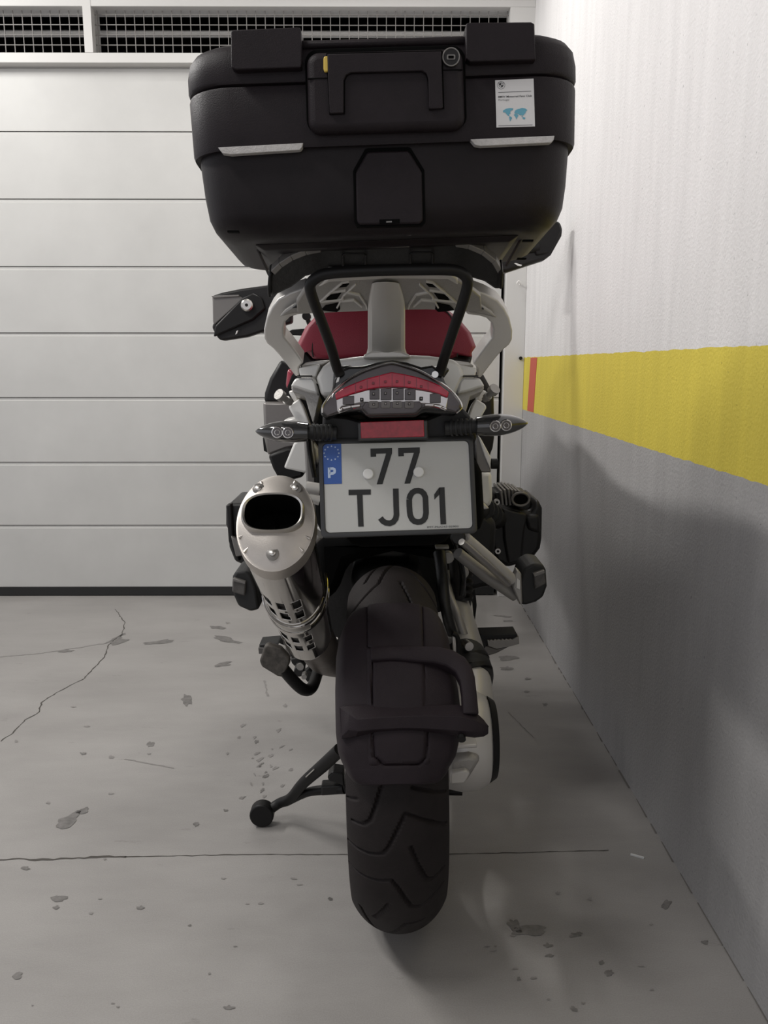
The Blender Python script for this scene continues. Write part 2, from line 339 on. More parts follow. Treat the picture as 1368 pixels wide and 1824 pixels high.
struct(MB().box((Xd(905, 60), DY-.048, zv0), (WX, DY+.05, zv1)).build('trim_7', 'jamb'))
M['wire'] = mat('galvanised_wire', (.2, .19, .18), .6, 0)
mb = MB(); x = x0
sp_ = (Xd(190+15.6*10, 60)-Xd(190, 60))/10*1.06
k = -60
while True:
    xx = x0+.026+k*sp_; k += 1
    if xx > Xd(905, 60): break
    mb.box((xx-.0014, DY-.012, zv0), (xx+.0014, DY-.008, zv1))
z = zv0+.004+sp_
while z < zv1-.002:
    mb.box((-3, DY-.0125, z-.0014), (Xd(905, 60), DY-.0085, z+.0014)); z += sp_
g = mb.build('wire_mesh_grille', 'wire'); tag(g, 'welded wire mesh grille over the vent opening above the sectional door', 'grille')
struct(MB().box((-3.4, DY+.35, 2.0), (WX, DY+.4, 2.9)).build('wall_behind_vent', 'dark')).name = 'wall_back'
mb = MB(); mb.tube([(-3.3, DY+.16, Zd(63)+.062), (WX-.02, DY+.16, Zd(63)+.062)], .013, 10)
M['conduit'] = mat('grey_conduit', (.75, .73, .7), .35, 0)
tag(mb.build('conduit_pipe', 'conduit'), 'thin horizontal metal pipe running behind the vent mesh', 'pipe')
mb = MB(); hk = P(926, 507, DY-.035); mb.tube([hk, hk+Vector((0, -.02, .0)), hk+Vector((-.008, -.024, .012)), hk+Vector((-.016, -.02, .002))], .0035, 8, smooth=4)
tag(mb.build('wall_hook', 'conduit'), 'small metal hook screwed to the white door jamb', 'hook')
mb = MB(); hk = P(927, 638, DY-.03); mb.disc(hk, (0, -1, 0), .007, .01, 10); tag(mb.build('wall_plug', 'tube'), 'tiny black plug on the door jamb beside the yellow band', 'plug')

# ------------------------------------------------------------ motorcycle
AX, AY, AZ, RT = .034, 1.405, .32, .32
LEAN = math.radians(1.3)
def lean(p, px=AX):
    x, y, z = p[0]-px, p[1], p[2]
    return Vector((px+x*math.cos(LEAN)-z*math.sin(LEAN), y, z*math.cos(LEAN)+x*math.sin(LEAN)))
def unlean_dir(d): return Vector((d.x*math.cos(LEAN)+d.z*math.sin(LEAN), d.y, d.z*math.cos(LEAN)-d.x*math.sin(LEAN)))
def wheelhit(x, y, R):
    d = unlean_dir(ray(x, y)); o = CAM-Vector((AX, 0, 0)); o = unlean_dir(o)
    a = d.y**2+d.z**2; bb = 2*(d.y*(o.y-AY)+d.z*(o.z-AZ)); c = (o.y-AY)**2+(o.z-AZ)**2-R*R
    D = bb*bb-4*a*c
    t = (-bb-math.sqrt(max(D, 0)))/(2*a); p = o+d*t
    return math.atan2(p.z-AZ, AY-p.y), p.x            # angle (0 = rearmost, up positive), sideways offset
bike = empty('motorcycle', (AX, AY, 0), 'large silver and black touring motorcycle leaning on its side stand, seen from behind', 'motorcycle')
def part(mb, name, m, parent=None, **k): return mb.build(name, m, parent or bike, **k)

# --- rear tyre
def polyd(T, Xs, poly):
    d = np.full(T.shape, 9.)
    for (t0, x0), (t1, x1) in zip(poly[:-1], poly[1:]):
        vx, vy = (t1-t0)*RT, x1-x0; L2 = vx*vx+vy*vy+1e-12
        s = np.clip(((T-t0)*RT*vx+(Xs-x0)*vy)/L2, 0, 1)
        d = np.minimum(d, np.hypot((T-t0)*RT-s*vx, Xs-x0-s*vy))
    return d
c7 = lambda pts: [wheelhit(560+x/4.02, 1380+y/4.02, RT-.006) for x, y in pts]
c3 = lambda pts: [wheelhit(380+x/2.206, 750+y/2.206, RT-.004) for x, y in pts]
grooves = [c7([(480, 80), (440, 220), (400, 340), (350, 385), (270, 400)]), c7([(650, 270), (590, 390), (530, 510), (490, 560), (390, 585), (240, 600)]),
           c7([(650, 270), (720, 300), (840, 360), (950, 440)]), c7([(690, 510), (740, 640), (800, 760), (850, 785), (930, 770)]),
           c7([(250, 790), (450, 760), (550, 735), (600, 790), (690, 920), (760, 940), (920, 890)]), c7([(530, 910), (430, 1040)]),
           c7([(330, 1040), (420, 1110), (500, 1120), (560, 1100), (650, 1040), (780, 1045)]), c7([(235, 235), (300, 210)]), c7([(700, 85), (830, 130), (950, 180)]),
           c7([(690, 1110), (730, 1125), (790, 1100)]),
           c3([(650, 545), (595, 615)]), c3([(540, 700), (600, 668), (650, 640), (710, 575), (800, 600), (880, 650)]), c3([(735, 635), (775, 710)])]
nt_, ns = 1500, 96
half = .0775
def tprof(s):                       # s in -1..1 across -> (offset, radial)
    a = abs(s); sg = 1 if s >= 0 else -1
    if a < .74:
        u = a/.74*1.12; return sg*.079*math.sin(u*1.02)/math.sin(1.12*1.02), RT-.052*(1-math.cos(u))/(1-math.cos(1.12))
    u = (a-.74)/.26; return sg*(.079-.004*math.sin(u*3)-.022*u*u), RT-.052-.066*u
prof = [tprof(-1+2*j/(ns-1)) for j in range(ns)]
xo = np.array([p[0] for p in prof]); rad = np.array([p[1] for p in prof])
th = np.linspace(-math.pi, math.pi, nt_, endpoint=False)
T, XX = np.meshgrid(th, xo, indexing='ij')
depth = np.zeros(T.shape)
tread = (np.abs(np.linspace(-1, 1, ns)) < .72)[None, :]
for gpoly in grooves:
    d = polyd(T, XX, gpoly); depth = np.maximum(depth, np.clip(1-(d-.0011)/.0022, 0, 1)*.006)
# the same tread carried on round the hidden side
rep = [[(-3.1, -.06), (-2.98, -.02), (-2.8, .01), (-2.78, .06)], [(-2.9, -.06), (-2.84, -.03), (-2.7, -.01)], [(-2.95, .02), (-2.86, .035), (-2.84, .065)]]
for k in range(7):
    for gp in rep:
        for q in (0, 2*math.pi):
            gg = [(t+k*.36+q*0, x) for t, x in gp]
            if gg[-1][0] < -1.0: depth = np.maximum(depth, np.clip(1-(polyd(T, XX, gg)-.001)/.0016, 0, 1)*.006)
            g2 = [(t+3.1+1.75+k*.36, x) for t, x in gp]
            if g2[-1][0] < 3.1: depth = np.maximum(depth, np.clip(1-(polyd(T, XX, g2)-.001)/.0016, 0, 1)*.006)
depth += np.clip(1-np.abs(XX-.0005)/.0012, 0, 1)*.0005
depth *= tread
Rr_ = rad[None, :]-depth
V = []
for i in range(nt_):
    ct, st = math.cos(th[i]), math.sin(th[i])
    for j in range(ns): V.append(lean((AX+xo[j], AY-Rr_[i, j]*ct, max(AZ+Rr_[i, j]*st, .0))))
F = [(i*ns+j, i*ns+j+1, ((i+1) % nt_)*ns+j+1, ((i+1) % nt_)*ns+j) for i in range(nt_) for j in range(ns-1)]
link('rear_tire', V, F, 'tire', bike, smooth=50)
def wheel(cx, cy, cz, R, w, name='rear_wheel'):
    mb = MB()
    rings = []
    for k in range(48):
        a = 2*math.pi*k/48; c, s = math.cos(a), math.sin(a)
        rings.append([lean((cx+dx, cy-r*c, cz+r*s)) for dx, r in [(-w, R), (-w*.9, R-.012), (-w*.3, R-.028), (w*.3, R-.028), (w*.9, R-.012), (w, R), (w*.85, R+.002), (0, R-.01), (-w*.85, R+.002)]])
    rings.append(rings[0]); mb.loft(rings, cap=False)
    for k in range(5):
        for e_ in (-.12, .12):
            a = 2*math.pi*k/5+e_; c, s = math.cos(a), math.sin(a)
            mb.tube([lean((cx, cy-.05*c, cz+.05*s)), lean((cx, cy-(R-.02)*c, cz+(R-.02)*s))], [.014, .01], 8)
    mb.disc(lean((cx-.04, cy, cz)), (1, 0, 0), .06, .08)
    return part(mb, name, 'grey')
wheel(AX, AY, AZ, .21, .055)

# --- mudguard hugging the rear tyre
RH = .342
hp = lambda pts: [wheelhit(x, y, RH+.004) for x, y in pts]
pu = hp([(660, 1064), (660, 1300), (668, 1352), (684, 1361), (750, 1360), (761, 1352), (761, 1300)])
ugroove = hp([(664, 1300), (668, 1348), (684, 1362), (746, 1361), (758, 1350), (761, 1300)])
lgroove = hp([(656, 1074), (656, 1150), (664, 1156), (664, 1290)])
rgroove = hp([(750, 1077), (757, 1300)])
topA = wheelhit(700, 1079, RH)[0]; botA = wheelhit(700, 1396, RH)[0]
nth, nxs = 260, 90
ths = np.linspace(botA, topA, nth)
xw_keys = [wheelhit(600, 1220, RH)]
eL = [wheelhit(x, y, RH) for x, y in [(609, 1100), (601, 1150), (599, 1220), (600, 1300), (604, 1340), (612, 1370)]]
eR = [wheelhit(x, y, RH) for x, y in [(793, 1100), (802, 1150), (815, 1220), (822, 1290), (811, 1350), (804, 1370)]]
eL.sort(); eR.sort()
xl = np.interp(ths, [a for a, _ in eL], [b_ for _, b_ in eL]); xrr = np.interp(ths, [a for a, _ in eR], [b_ for _, b_ in eR])
endf = np.minimum(np.clip((ths-botA)/.13, 0, 1), np.clip((topA-ths)/.13, 0, 1)); rnd = np.sqrt(1-(1-endf)**2)*.24+.76
cen = (xl+xrr)/2; hw = (xrr-xl)/2*rnd
u = np.linspace(-1, 1, nxs)
TT = np.repeat(ths[:, None], nxs, 1); XH = cen[:, None]+hw[:, None]*u[None, :]
h = np.zeros(TT.shape)
inside = np.clip((XH-lgroove[1][1])/.002, 0, 1)*np.clip((rgroove[0][1]-XH)/.002, 0, 1)*np.clip((TT-ugroove[2][0])/.01, 0, 1)
h += inside*.0025
for gp, wd, dp in ((ugroove, .002, .004), (lgroove, .001, .0022), (rgroove, .001, .0022)):
    h -= np.clip(1-(polyd(TT, XH, gp)-wd)/.0018, 0, 1)*dp
fall = .016*np.abs(u)**2.6+.02*np.clip((np.abs(u)-.86)/.14, 0, 1)**2
RR = RH-fall[None, :]+h
V = [lean((AX+XH[i, j], AY-RR[i, j]*math.cos(ths[i]), AZ+RR[i, j]*math.sin(ths[i]))) for i in range(nth) for j in range(nxs)]
F = [(i*nxs+j, i*nxs+j+1, (i+1)*nxs+j+1, (i+1)*nxs+j) for i in range(nth-1) for j in range(nxs-1)]
mud = link('mudguard', V, F, 'hugger', bike, smooth=60); mud.modifiers.new('s', 'SOLIDIFY').thickness = .004; mud.modifiers['s'].offset = 1
def onH(x, y, lift=0):
    a, xx = wheelhit(x, y, RH+lift); return lean((AX+xx, AY-(RH+lift)*math.cos(a), AZ+(RH+lift)*math.sin(a)))
def hslab(outer, lo, hi, name, m='hugger', bevel=.003, tops=None, **k):
    mb = MB(); fr = [onH(x, y, hi if tops is None else tops[i]) for i, (x, y) in enumerate(outer)]
    # straight inward from each outer point
    bk = []
    for p in fr:
        d = (Vector((p.x, AY, AZ))-p).normalized(); bk.append(p+d*(hi-lo if tops is None else .02))
    mb.prism(fr, bk); return part(mb, name, m, mud, bevel=bevel, seg=3, **k)
# bracket arm: strap from the middle of the guard round to the right side
out = [(660, 1152), (700, 1149), (780, 1151), (806, 1157), (828, 1170), (840, 1186), (846, 1205), (850, 1240), (853, 1272)]
inn = [(661, 1176), (700, 1174), (775, 1180), (796, 1186), (812, 1197), (820, 1214), (823, 1235), (824, 1255), (824, 1272)]
mb = MB(); rings = []
for (xo_, yo_), (xi_, yi_) in zip(out, inn):
    a = onH(xo_, yo_, .012); c = onH(xi_, yi_, .012); d = (Vector((a.x, AY, AZ))-a).normalized(); 
    k_ = .012 if xo_ < 800 else .02
    mid_ = (a+c)/2-d*.003
    rings.append([a+d*k_, a, a.lerp(mid_, .5)-d*.0015, mid_, c.lerp(mid_, .5)-d*.0015, c, c+d*k_])
mb.loft(rings); part(mb, 'bracket_arm', 'hugger', mud, bevel=.002)
# cross wing
mb = MB()
sec = [  # top ridge-back, upper front edge, lower front edge, lower back (px)
    ((604, 1259), (606, 1262), (608, 1312), (608, 1316)), ((618, 1257), (622, 1272), (620, 1300), (616, 1315)), ((632, 1256), (636, 1281), (638, 1303), (634, 1312)),
    ((660, 1255), (664, 1279), (664, 1300), (662, 1306)), ((715, 1256), (716, 1276), (716, 1297), (716, 1303)), ((760, 1256), (762, 1275), (762, 1298), (762, 1304)),
    ((817, 1255), (818, 1276), (818, 1302), (818, 1310)), ((845, 1266), (846, 1283), (846, 1304), (846, 1314)), ((862, 1282), (862, 1291), (862, 1306), (862, 1312)), ((870, 1294), (870, 1296), (870, 1304), (870, 1307))]
rings = []
for i, (a, b_, c, d_) in enumerate(sec):
    lf = [.002, .01, .016, .017, .017, .017, .017, .014, .008, .002][i]
    A = onH(*a, .003); Bp = onH(*b_, lf); Cp = onH(*c, lf*.8); Dp = onH(*d_, .002)
    inn_ = [p+(Vector((p.x, AY, AZ))-p).normalized()*.012 for p in (A, Dp)]
    rings.append([inn_[0], A, Bp, Cp, Dp, inn_[1]])
mb.loft(rings); part(mb, 'mudguard_wing', 'hugger', mud, bevel=.002, smooth=25)
mb = MB(); mb.disc(onH(822, 1312, .006), (0, -1, -.4), .006, .006, 12); part(mb, 'bolt', 'tube', mud)

# --- final drive + swing arm on the right
mb = MB(); prof_ = [(.060, .03), (.062, .07), (.085, .084), (.12, .092), (.15, .09), (.168, .08), (.178, .066), (.18, .01)]
rings = []
cz = AZ-.004
for dx, r in prof_:
    rings.append([lean((AX+dx, AY+.0-r*math.cos(a), cz+r*1.0*math.sin(a))) for a in [2*math.pi*k/40 for k in range(40)]])
mb.loft(rings); fd = part(mb, 'final_drive', 'silver', smooth=50)
mb = MB(); mb.disc(lean((AX+.172, AY, cz)), (1, 0, 0), .078, .012, 40, .07); part(mb, 'final_drive_cover', 'tube', fd)
for i, (yy_, zz_) in enumerate([(1322, 830), (1345, 850)]):
    pass
mb = MB(); mb.band([(812, 1331), (850, 1329)], 7, 1.29, .05); part(mb, 'rib', 'silver', fd, bevel=.002)
mb = MB(); mb.slab([(800, 1352), (836, 1346), (858, 1352), (846, 1372), (832, 1395), (800, 1402)], 1.30, .08); part(mb, 'rib', 'cast', fd, bevel=.008)
mb = MB(); mb.slab([(802, 1376), (830, 1372), (838, 1378), (828, 1396), (802, 1398)], 1.29, .02); part(mb, 'rib', 'silver', fd, bevel=.003)
# swing arm: fat tapered casting
mb = MB(); sw = [P(838, 1300, 1.42), P(837, 1245, 1.46), P(836, 1210, 1.5)]
mb.tube(sw, [.046, .044, .042], 24, smooth=6); part(mb, 'swing_arm_rear', 'silver')
mb = MB(); mb.tube([P(837, 1216, 1.49), P(835, 1203, 1.52), P(831, 1186, 1.55), P(828, 1172, 1.58)], [.043, .049, .048, .045], 24, smooth=4)
bt = part(mb, 'rubber_boot', 'rubber')
mb = MB(); 
for k in range(2):
    q = P(836-5*k, 1208-20*k, 1.505+.04*k); mb.tube([q, q+Vector((-.003, .006, .006))], .050, 24)
part(mb, 'boot_clamp', 'tube', bt)
mb = MB(); mb.tube([P(830, 1186, 1.56), P(824, 1150, 1.64), P(818, 1110, 1.74), P(806, 1060, 1.86), P(797, 1010, 2.0)], [.046, .042, .036, .032, .03], 20, smooth=6); part(mb, 'swing_arm', 'silver_shaded')
mb = MB(); mb.tube([P(840, 1170, 1.6), P(818, 1105, 1.62), P(800, 1060, 1.66), P(784, 1000, 1.7)], [.008, .009, .01, .011], 12, smooth=4); part(mb, 'strut_link', 'cast')
mb = MB(); mb.tube([P(806, 1130, 1.52), P(793, 1080, 1.52), P(786, 1010, 1.56), P(783, 985, 1.58)], [.010, .011, .012, .013], 14, smooth=3); part(mb, 'swing_arm_brace', 'engine')
mb = MB(); mb.tube([P(816, 1190, 1.49), P(817, 1168, 1.5), P(815, 1136, 1.5), P(806, 1128, 1.5)], .0045, 10, smooth=5); part(mb, 'brake_hose', 'tube')
mb = MB(); mb.slab([(806, 1132), (817, 1138), (818, 1165), (807, 1160)], 1.505, .02); part(mb, 'brake_caliper', 'steel', bevel=.002)
mb = MB(); mb.disc(P(829, 1146, 1.53), (.3, -1, 0), .009, .02, 14); part(mb, 'bolt', 'steel')
mb = MB(); mb.slab([(832, 1093), (841, 1072), (845, 1110), (846, 1165), (838, 1150), (836, 1120)], 1.9, .02); part(mb, 'pivot_cover', 'silver_light', bevel=.003)
mb = MB(); mb.slab([(778, 985), (838, 960), (850, 1080), (842, 1150), (832, 1130), (815, 1040), (790, 1010)], 2.02, .1); part(mb, 'frame_plate', 'engine', bevel=.01)
# shock and linkage in the gap
mb = MB(); mb.tube([P(812, 985, 1.66), P(817, 1060, 1.7)], .016, 14); mb.tube([P(826, 990, 1.8), P(822, 1075, 1.85)], .018, 14)
for k in range(6): mb.disc(P(824, 1000+k*13, 1.79), (0, 0, 1), .024, .006, 16)
part(mb, 'shock_absorber', 'engine')
mb = MB(); mb.band([(776, 976), (800, 976)], 5, 1.6, .02); part(mb, 'linkage_bolt', 'cast', bevel=.001)
mb = MB(); mb.disc(P(822, 1016, 1.7), (0, -1, 0), .014, .02, 16); part(mb, 'linkage_bolt', 'cast', bevel=.001)
mb = MB(); mb.disc(P(797, 990, 1.62), (0, -1, 0), .012, .02, 12); part(mb, 'linkage_bolt', 'cast', bevel=.001)
mb = MB(); mb.tube([P(815, 975, 1.62), P(821, 1000, 1.64), P(826, 1030, 1.66), P(822, 1060, 1.68)], .005, 8, smooth=4); mb.tube([P(806, 960, 1.6), P(812, 972, 1.6), P(816, 985, 1.6)], .004, 8); part(mb, 'cable', 'gloss_black')

# --- engine and front mass
mb = MB(); mb.slab([(572, 950), (575, 910), (850, 900), (885, 930), (880, 1045), (842, 1052), (815, 1085), (760, 1100), (640, 1150), (610, 1160), (590, 1150), (575, 1115), (560, 1000)], 1.92, .45)
eng = part(mb, 'engine_block', 'engine', bevel=.02)
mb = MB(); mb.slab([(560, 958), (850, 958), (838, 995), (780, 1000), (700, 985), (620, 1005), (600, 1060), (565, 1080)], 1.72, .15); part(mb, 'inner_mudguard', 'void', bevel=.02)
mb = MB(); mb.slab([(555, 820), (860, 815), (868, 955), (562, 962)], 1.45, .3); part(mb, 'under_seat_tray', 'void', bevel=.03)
mb = MB(); mb.slab([(845, 1015), (885, 1015), (888, 1044), (870, 1047), (845, 1040)], 2.2, .2); part(mb, 'lower_fairing', 'engine', bevel=.01)
# boxer cylinder head, right
HY = 2.1
mb = MB(); mb.slab([(878, 905), (884, 896), (945, 912), (958, 888), (967, 906), (966, 960), (963, 978), (948, 998), (905, 1012), (882, 1000), (872, 960)], HY, .2)
ch = part(mb, 'cylinder_head', 'engine', bevel=.012, seg=3)
mb = MB(); mb.slab([(862, 900), (884, 890), (886, 1000), (862, 990)], HY+.03, .14); part(mb, 'cylinder_barrel', 'engine', ch, bevel=.01)
mb = MB()
for k in range(6):
    x = 893+k*6.6; mb.slab([(x-1.8, 872+abs(k-2)*1.2), (x+1.6, 871+abs(k-2)*1.2), (x+5, 900), (x+1, 901)], HY+.005, .14)
part(mb, 'cooling_fin', 'grey', ch, bevel=.001)
mb = MB(); mb.slab([(880, 878), (892, 876), (940, 878), (948, 895), (945, 914), (884, 898)], HY+.03, .1); part(mb, 'upper_casting', 'engine', ch, bevel=.005)
mb = MB(); q = P(927, 889, HY-.01); mb.tube([q, q+Vector((0, .03, -.006))], .021, 24); part(mb, 'plug_recess', 'void', ch)
mb = MB()
ring = [q+Vector((.022*math.cos(a), -.003, .017*math.sin(a))) for a in [2*math.pi*k/24 for k in range(25)]]; mb.tube(ring, .0035, 8); part(mb, 'recess_rim', 'grey', ch)
mb = MB(); mb.slab([(934, 918), (962, 915), (964, 952), (940, 945)], HY-.008, .02); part(mb, 'head_facet', 'engine', ch, bevel=.01, seg=3)
mb = MB(); mb.slab([(895, 905), (940, 916), (934, 950), (930, 1000), (905, 1006), (897, 960)], HY-.01, .02); part(mb, 'valve_cover', 'engine', ch, bevel=.006)
for x, y, r in [(885.5, 894.5, .0075), (887, 982, .0075), (883, 939, .0062)]:
    c_ = P(x, y, HY-.012); mb = MB(); mb.disc(c_, (0, 1, 0), r, .012, 18); bl = part(mb, 'bolt', 'steel' if r > .007 else 'grey', ch)
    mb = MB(); mb.disc(c_+Vector((0, -.0008, 0)), (0, 1, 0), r*.5, .001, 6); part(mb, 'hex_socket', 'tube', None) if False else mb.build('bolt', 'tube', ch)
# intake / hoses between plate and head
mb = MB(); mb.tube([P(846, 905, 1.9), P(868, 912, 2.0), P(885, 925, 2.1)], .026, 16, smooth=3)
for k in range(3): mb.tube([P(858+k*8, 905+k*6, 1.93+k*.04), P(860+k*8, 906+k*6, 1.95+k*.04)], .03, 16)
part(mb, 'intake_hose', 'rubber')
mb = MB(); mb.slab([(846, 842), (876, 842), (878, 892), (870, 906), (846, 893)], 1.75, .05); part(mb, 'side_panel', 'silver_light', bevel=.008)
mb = MB(); mb.slab([(846, 882), (872, 906), (862, 908), (846, 900)], 1.72, .03); part(mb, 'frame_gusset', 'silver', bevel=.003)
# left cylinder head
HL = 2.05
mb = MB(); mb.slab([(402, 905), (408, 897), (440, 896), (470, 930), (470, 1010), (436, 1008), (418, 1000), (408, 975), (406, 945), (402, 935)], HL, .2)
cl = part(mb, 'cylinder_head', 'engine', bevel=.01, seg=3)
mb = MB(); mb.slab([(402, 900), (412, 897), (416, 960), (428, 1000), (420, 1000), (407, 965)], HL-.015, .03); part(mb, 'head_guard', 'black', cl, bevel=.004)
mb = MB(); mb.slab([(411, 955), (424, 962), (432, 990), (420, 992)], HL-.025, .02); part(mb, 'head_facet', 'grey', cl, bevel=.003)

# --- passenger foot pegs with brackets
for sgn in (1, -1):
    peg = MB()
    if sgn > 0:
        o_ = [(925, 1040), (934, 1012), (950, 1003), (968, 1006), (973, 1016), (975, 1045), (968, 1064), (955, 1073), (938, 1078), (928, 1078)]; f_ = [(951, 1024), (970, 1018), (973, 1040), (953, 1051)]; t_ = [(950, 1022), (970, 1016), (971, 1021), (952, 1028)]
    else:
        o_ = [(414, 1027), (420, 1017), (438, 1016), (448, 1024), (456, 1046), (462, 1086), (446, 1090), (424, 1080), (416, 1062), (413, 1040)]; f_ = [(414, 1033), (438, 1038), (436, 1062), (413, 1055)]; t_ = [(415, 1030), (437, 1037), (437, 1041), (414, 1035)]
    peg.slab(o_, 1.58, .09); pg = part(peg, 'passenger_foot_peg', 'rubber', bevel=.006, seg=3)
    mb = MB(); mb.slab(f_, 1.572, .02); part(mb, 'peg_pad', 'greyrub', pg, bevel=.003)
    mb = MB(); mb.slab(t_, 1.568, .02); part(mb, 'peg_pad_edge', 'grey', pg, bevel=.001)
mb = MB(); mb.tube([P(828, 957, 1.46), P(870, 993, 1.52), P(912, 1032, 1.58)], [.0105, .0105, .011], 18); br = part(mb, 'peg_bracket', 'silver')
mb = MB(); mb.tube([P(822, 965, 1.44), P(865, 1003, 1.5), P(905, 1040, 1.565)], .0065, 12); part(mb, 'bracket_ridge', 'steel', br)
mb = MB(); mb.tube([P(815, 985, 1.54), P(866, 1026, 1.58), P(918, 1061, 1.6)], [.011, .0125, .012], 18); part(mb, 'lower_tube', 'cast', br)
mb = MB(); mb.slab([(921, 1015), (929, 1022), (931, 1076), (926, 1078), (913, 1046)], 1.57, .03); part(mb, 'bracket_plate', 'cast', br, bevel=.003)
mb = MB(); mb.slab([(921, 1030), (926, 1034), (926, 1050), (920, 1047)], 1.568, .002); part(mb, 'plate_slot', 'silver_light', br)
mb = MB(); mb.disc(P(815, 955, 1.46), (0, -1, 0), .014, .015, 20); part(mb, 'bracket_mount', 'engine', br, bevel=.003)

# --- rider pegs
mb = MB(); mb.slab([(855, 1131), (921, 1129), (922, 1137), (870, 1139), (868, 1152), (856, 1146)], 1.95, .06); rp_ = part(mb, 'rider_foot_peg', 'rubber', bevel=.002)
pts = [(868, 1140)]+[(868+i*3.4, 1140+(1.8 if i % 2 else -.4)-i*.15) for i in range(1, 15)]+[(924, 1134), (925, 1147), (910, 1151), (885, 1156), (870, 1151)]
mb = MB(); mb.slab(pts, 1.945, .03); part(mb, 'peg_teeth', 'cast', rp_, bevel=.0008)
mb = MB(); mb.slab([(852, 1152), (870, 1151), (885, 1156), (912, 1150), (885, 1164), (866, 1170), (861, 1176), (850, 1165)], 1.95, .05); part(mb, 'peg_bracket', 'grey', rp_, bevel=.004)
mb = MB(); mb.disc(P(853, 1149, 1.945), (0, 1, 0), .017, .05, 18); part(mb, 'peg_pivot', 'rubber', rp_)
mb = MB(); mb.slab([(461, 1148), (496, 1145), (504, 1153), (463, 1155)], 1.95, .06); lp = part(mb, 'rider_foot_peg', 'rubber', bevel=.003)
mb = MB(); mb.slab([(460, 1154), (500, 1156), (498, 1164), (461, 1165)], 1.945, .03); part(mb, 'peg_teeth', 'greyrub', lp, bevel=.001)
mb = MB(); mb.slab([(494, 1152), (508, 1158), (518, 1172), (508, 1174)], 1.9, .03); part(mb, 'peg_bracket', 'silver', lp, bevel=.002)

# --- centre stand lever with worn pad
mb = MB(); mb.tube([P(505, 1192, 1.56), P(522, 1212, 1.57), P(537, 1226, 1.58), P(549, 1229, 1.6), P(558, 1220, 1.63), P(566, 1196, 1.7)], .0125, 16, smooth=6); lv = part(mb, 'stand_lever', 'tube')
mb = MB(); mb.slab([(471, 1151), (477, 1148), (500, 1155), (516, 1173), (516, 1182), (504, 1207), (494, 1205), (466, 1188), (462, 1178)], 1.55, .02); part(mb, 'lever_pad', 'brownpad', lv, bevel=.004, seg=3)
mb = MB(); mb.slab([(514, 1162), (530, 1164), (534, 1172), (520, 1174)], 1.8, .06); part(mb, 'stand_pivot', 'engine', bevel=.002)
mb = MB(); mb.slab([(517, 1174), (534, 1172), (544, 1190), (530, 1192), (520, 1182)], 1.78, .05); part(mb, 'stand_pivot', 'engine', bevel=.002)
mb = MB(); mb.disc(P(535, 1188, 1.75), (0, -1, 0), .012, .03, 16); part(mb, 'stand_pivot', 'engine', bevel=.002)
mb = MB(); mb.slab([(538, 1202), (550, 1192), (560, 1200), (548, 1216)], 1.8, .03); part(mb, 'stand_pivot', 'engine', bevel=.002)
mb = MB(); mb.disc(P(535, 1187, 1.715), (0, -1, 0), .008, .004, 16); mb.disc(P(543, 1200, 1.72), (0, -1, 0), .006, .02, 12); part(mb, 'bolt', 'cast')
for k in range(3): 
    pass
mb = MB()
pts = []
for k in range(60):
    a = k*.9; q = Vector(P(597, 1138, 1.6)).lerp(P(584, 1156, 1.6), k/60); pts.append(q+Vector((.006*math.cos(a), .006*math.sin(a), .002*math.sin(a))))
mb.tube(pts, .0016, 6); part(mb, 'return_spring', 'steel')

# --- exhaust
E0 = Vector(P(491, 930, 1.12)); E1 = Vector(P(548, 1122, 1.47))
ax = (E1-E0).normalized(); side = Vector((1, 0, 0)); side = (side-ax*side.dot(ax)).normalized(); up = side.cross(ax).normalized()
if up.z < 0: up = -up
L_ = (E1-E0).length
def ering(t, a_, b_, n=48, off=0):
    c = E0+ax*t; return [c+side*(a_*math.cos(q))+up*(b_*math.sin(q)) for q in [2*math.pi*(k+off)/n for k in range(n)]]
RA, RB = .0535, .0735
mb = MB(); mb.loft([ering(.012, RA-.004, RB-.004), ering(L_, RA*.84, RB*.80), ering(L_+.03, .035, .035)], cap=False); can = part(mb, 'silencer', 'engine', smooth=50)
# end cap face, domed, with oval outlet cut through
NR = 64
def capz(u_): return -.012*(1-u_**2)
mb = MB(); ox, oy, oa, ob = -.002, .0065, .0392, .0275     # outlet centre offset, half sizes (superellipse)
def sup(q, a_, b_, n_=2.7):
    c, s = math.cos(q), math.sin(q); return (a_*math.copysign(abs(c)**(2/n_), c), b_*math.copysign(abs(s)**(2/n_), s))
rings = []
inner = [sup(2*math.pi*k/NR, oa, ob) for k in range(NR)]
def cp(x, y):
    u_ = min(1, math.hypot(x/RA, y/RB)); c = E0+side*x+up*y+ax*(-.014*(1-u_**2.2)); return c
for f in (0, .06, .2, .4, .6, .8, .93, 1):
    r = []
    for k in range(NR):
        q = 2*math.pi*k/NR; ix, iy = inner[k][0]+ox, inner[k][1]+oy; exx, eyy = RA*1.03*math.cos(q), RB*1.03*math.sin(q)
        r.append(cp(ix+(exx-ix)*f, iy+(eyy-iy)*f))
    rings.append(r)
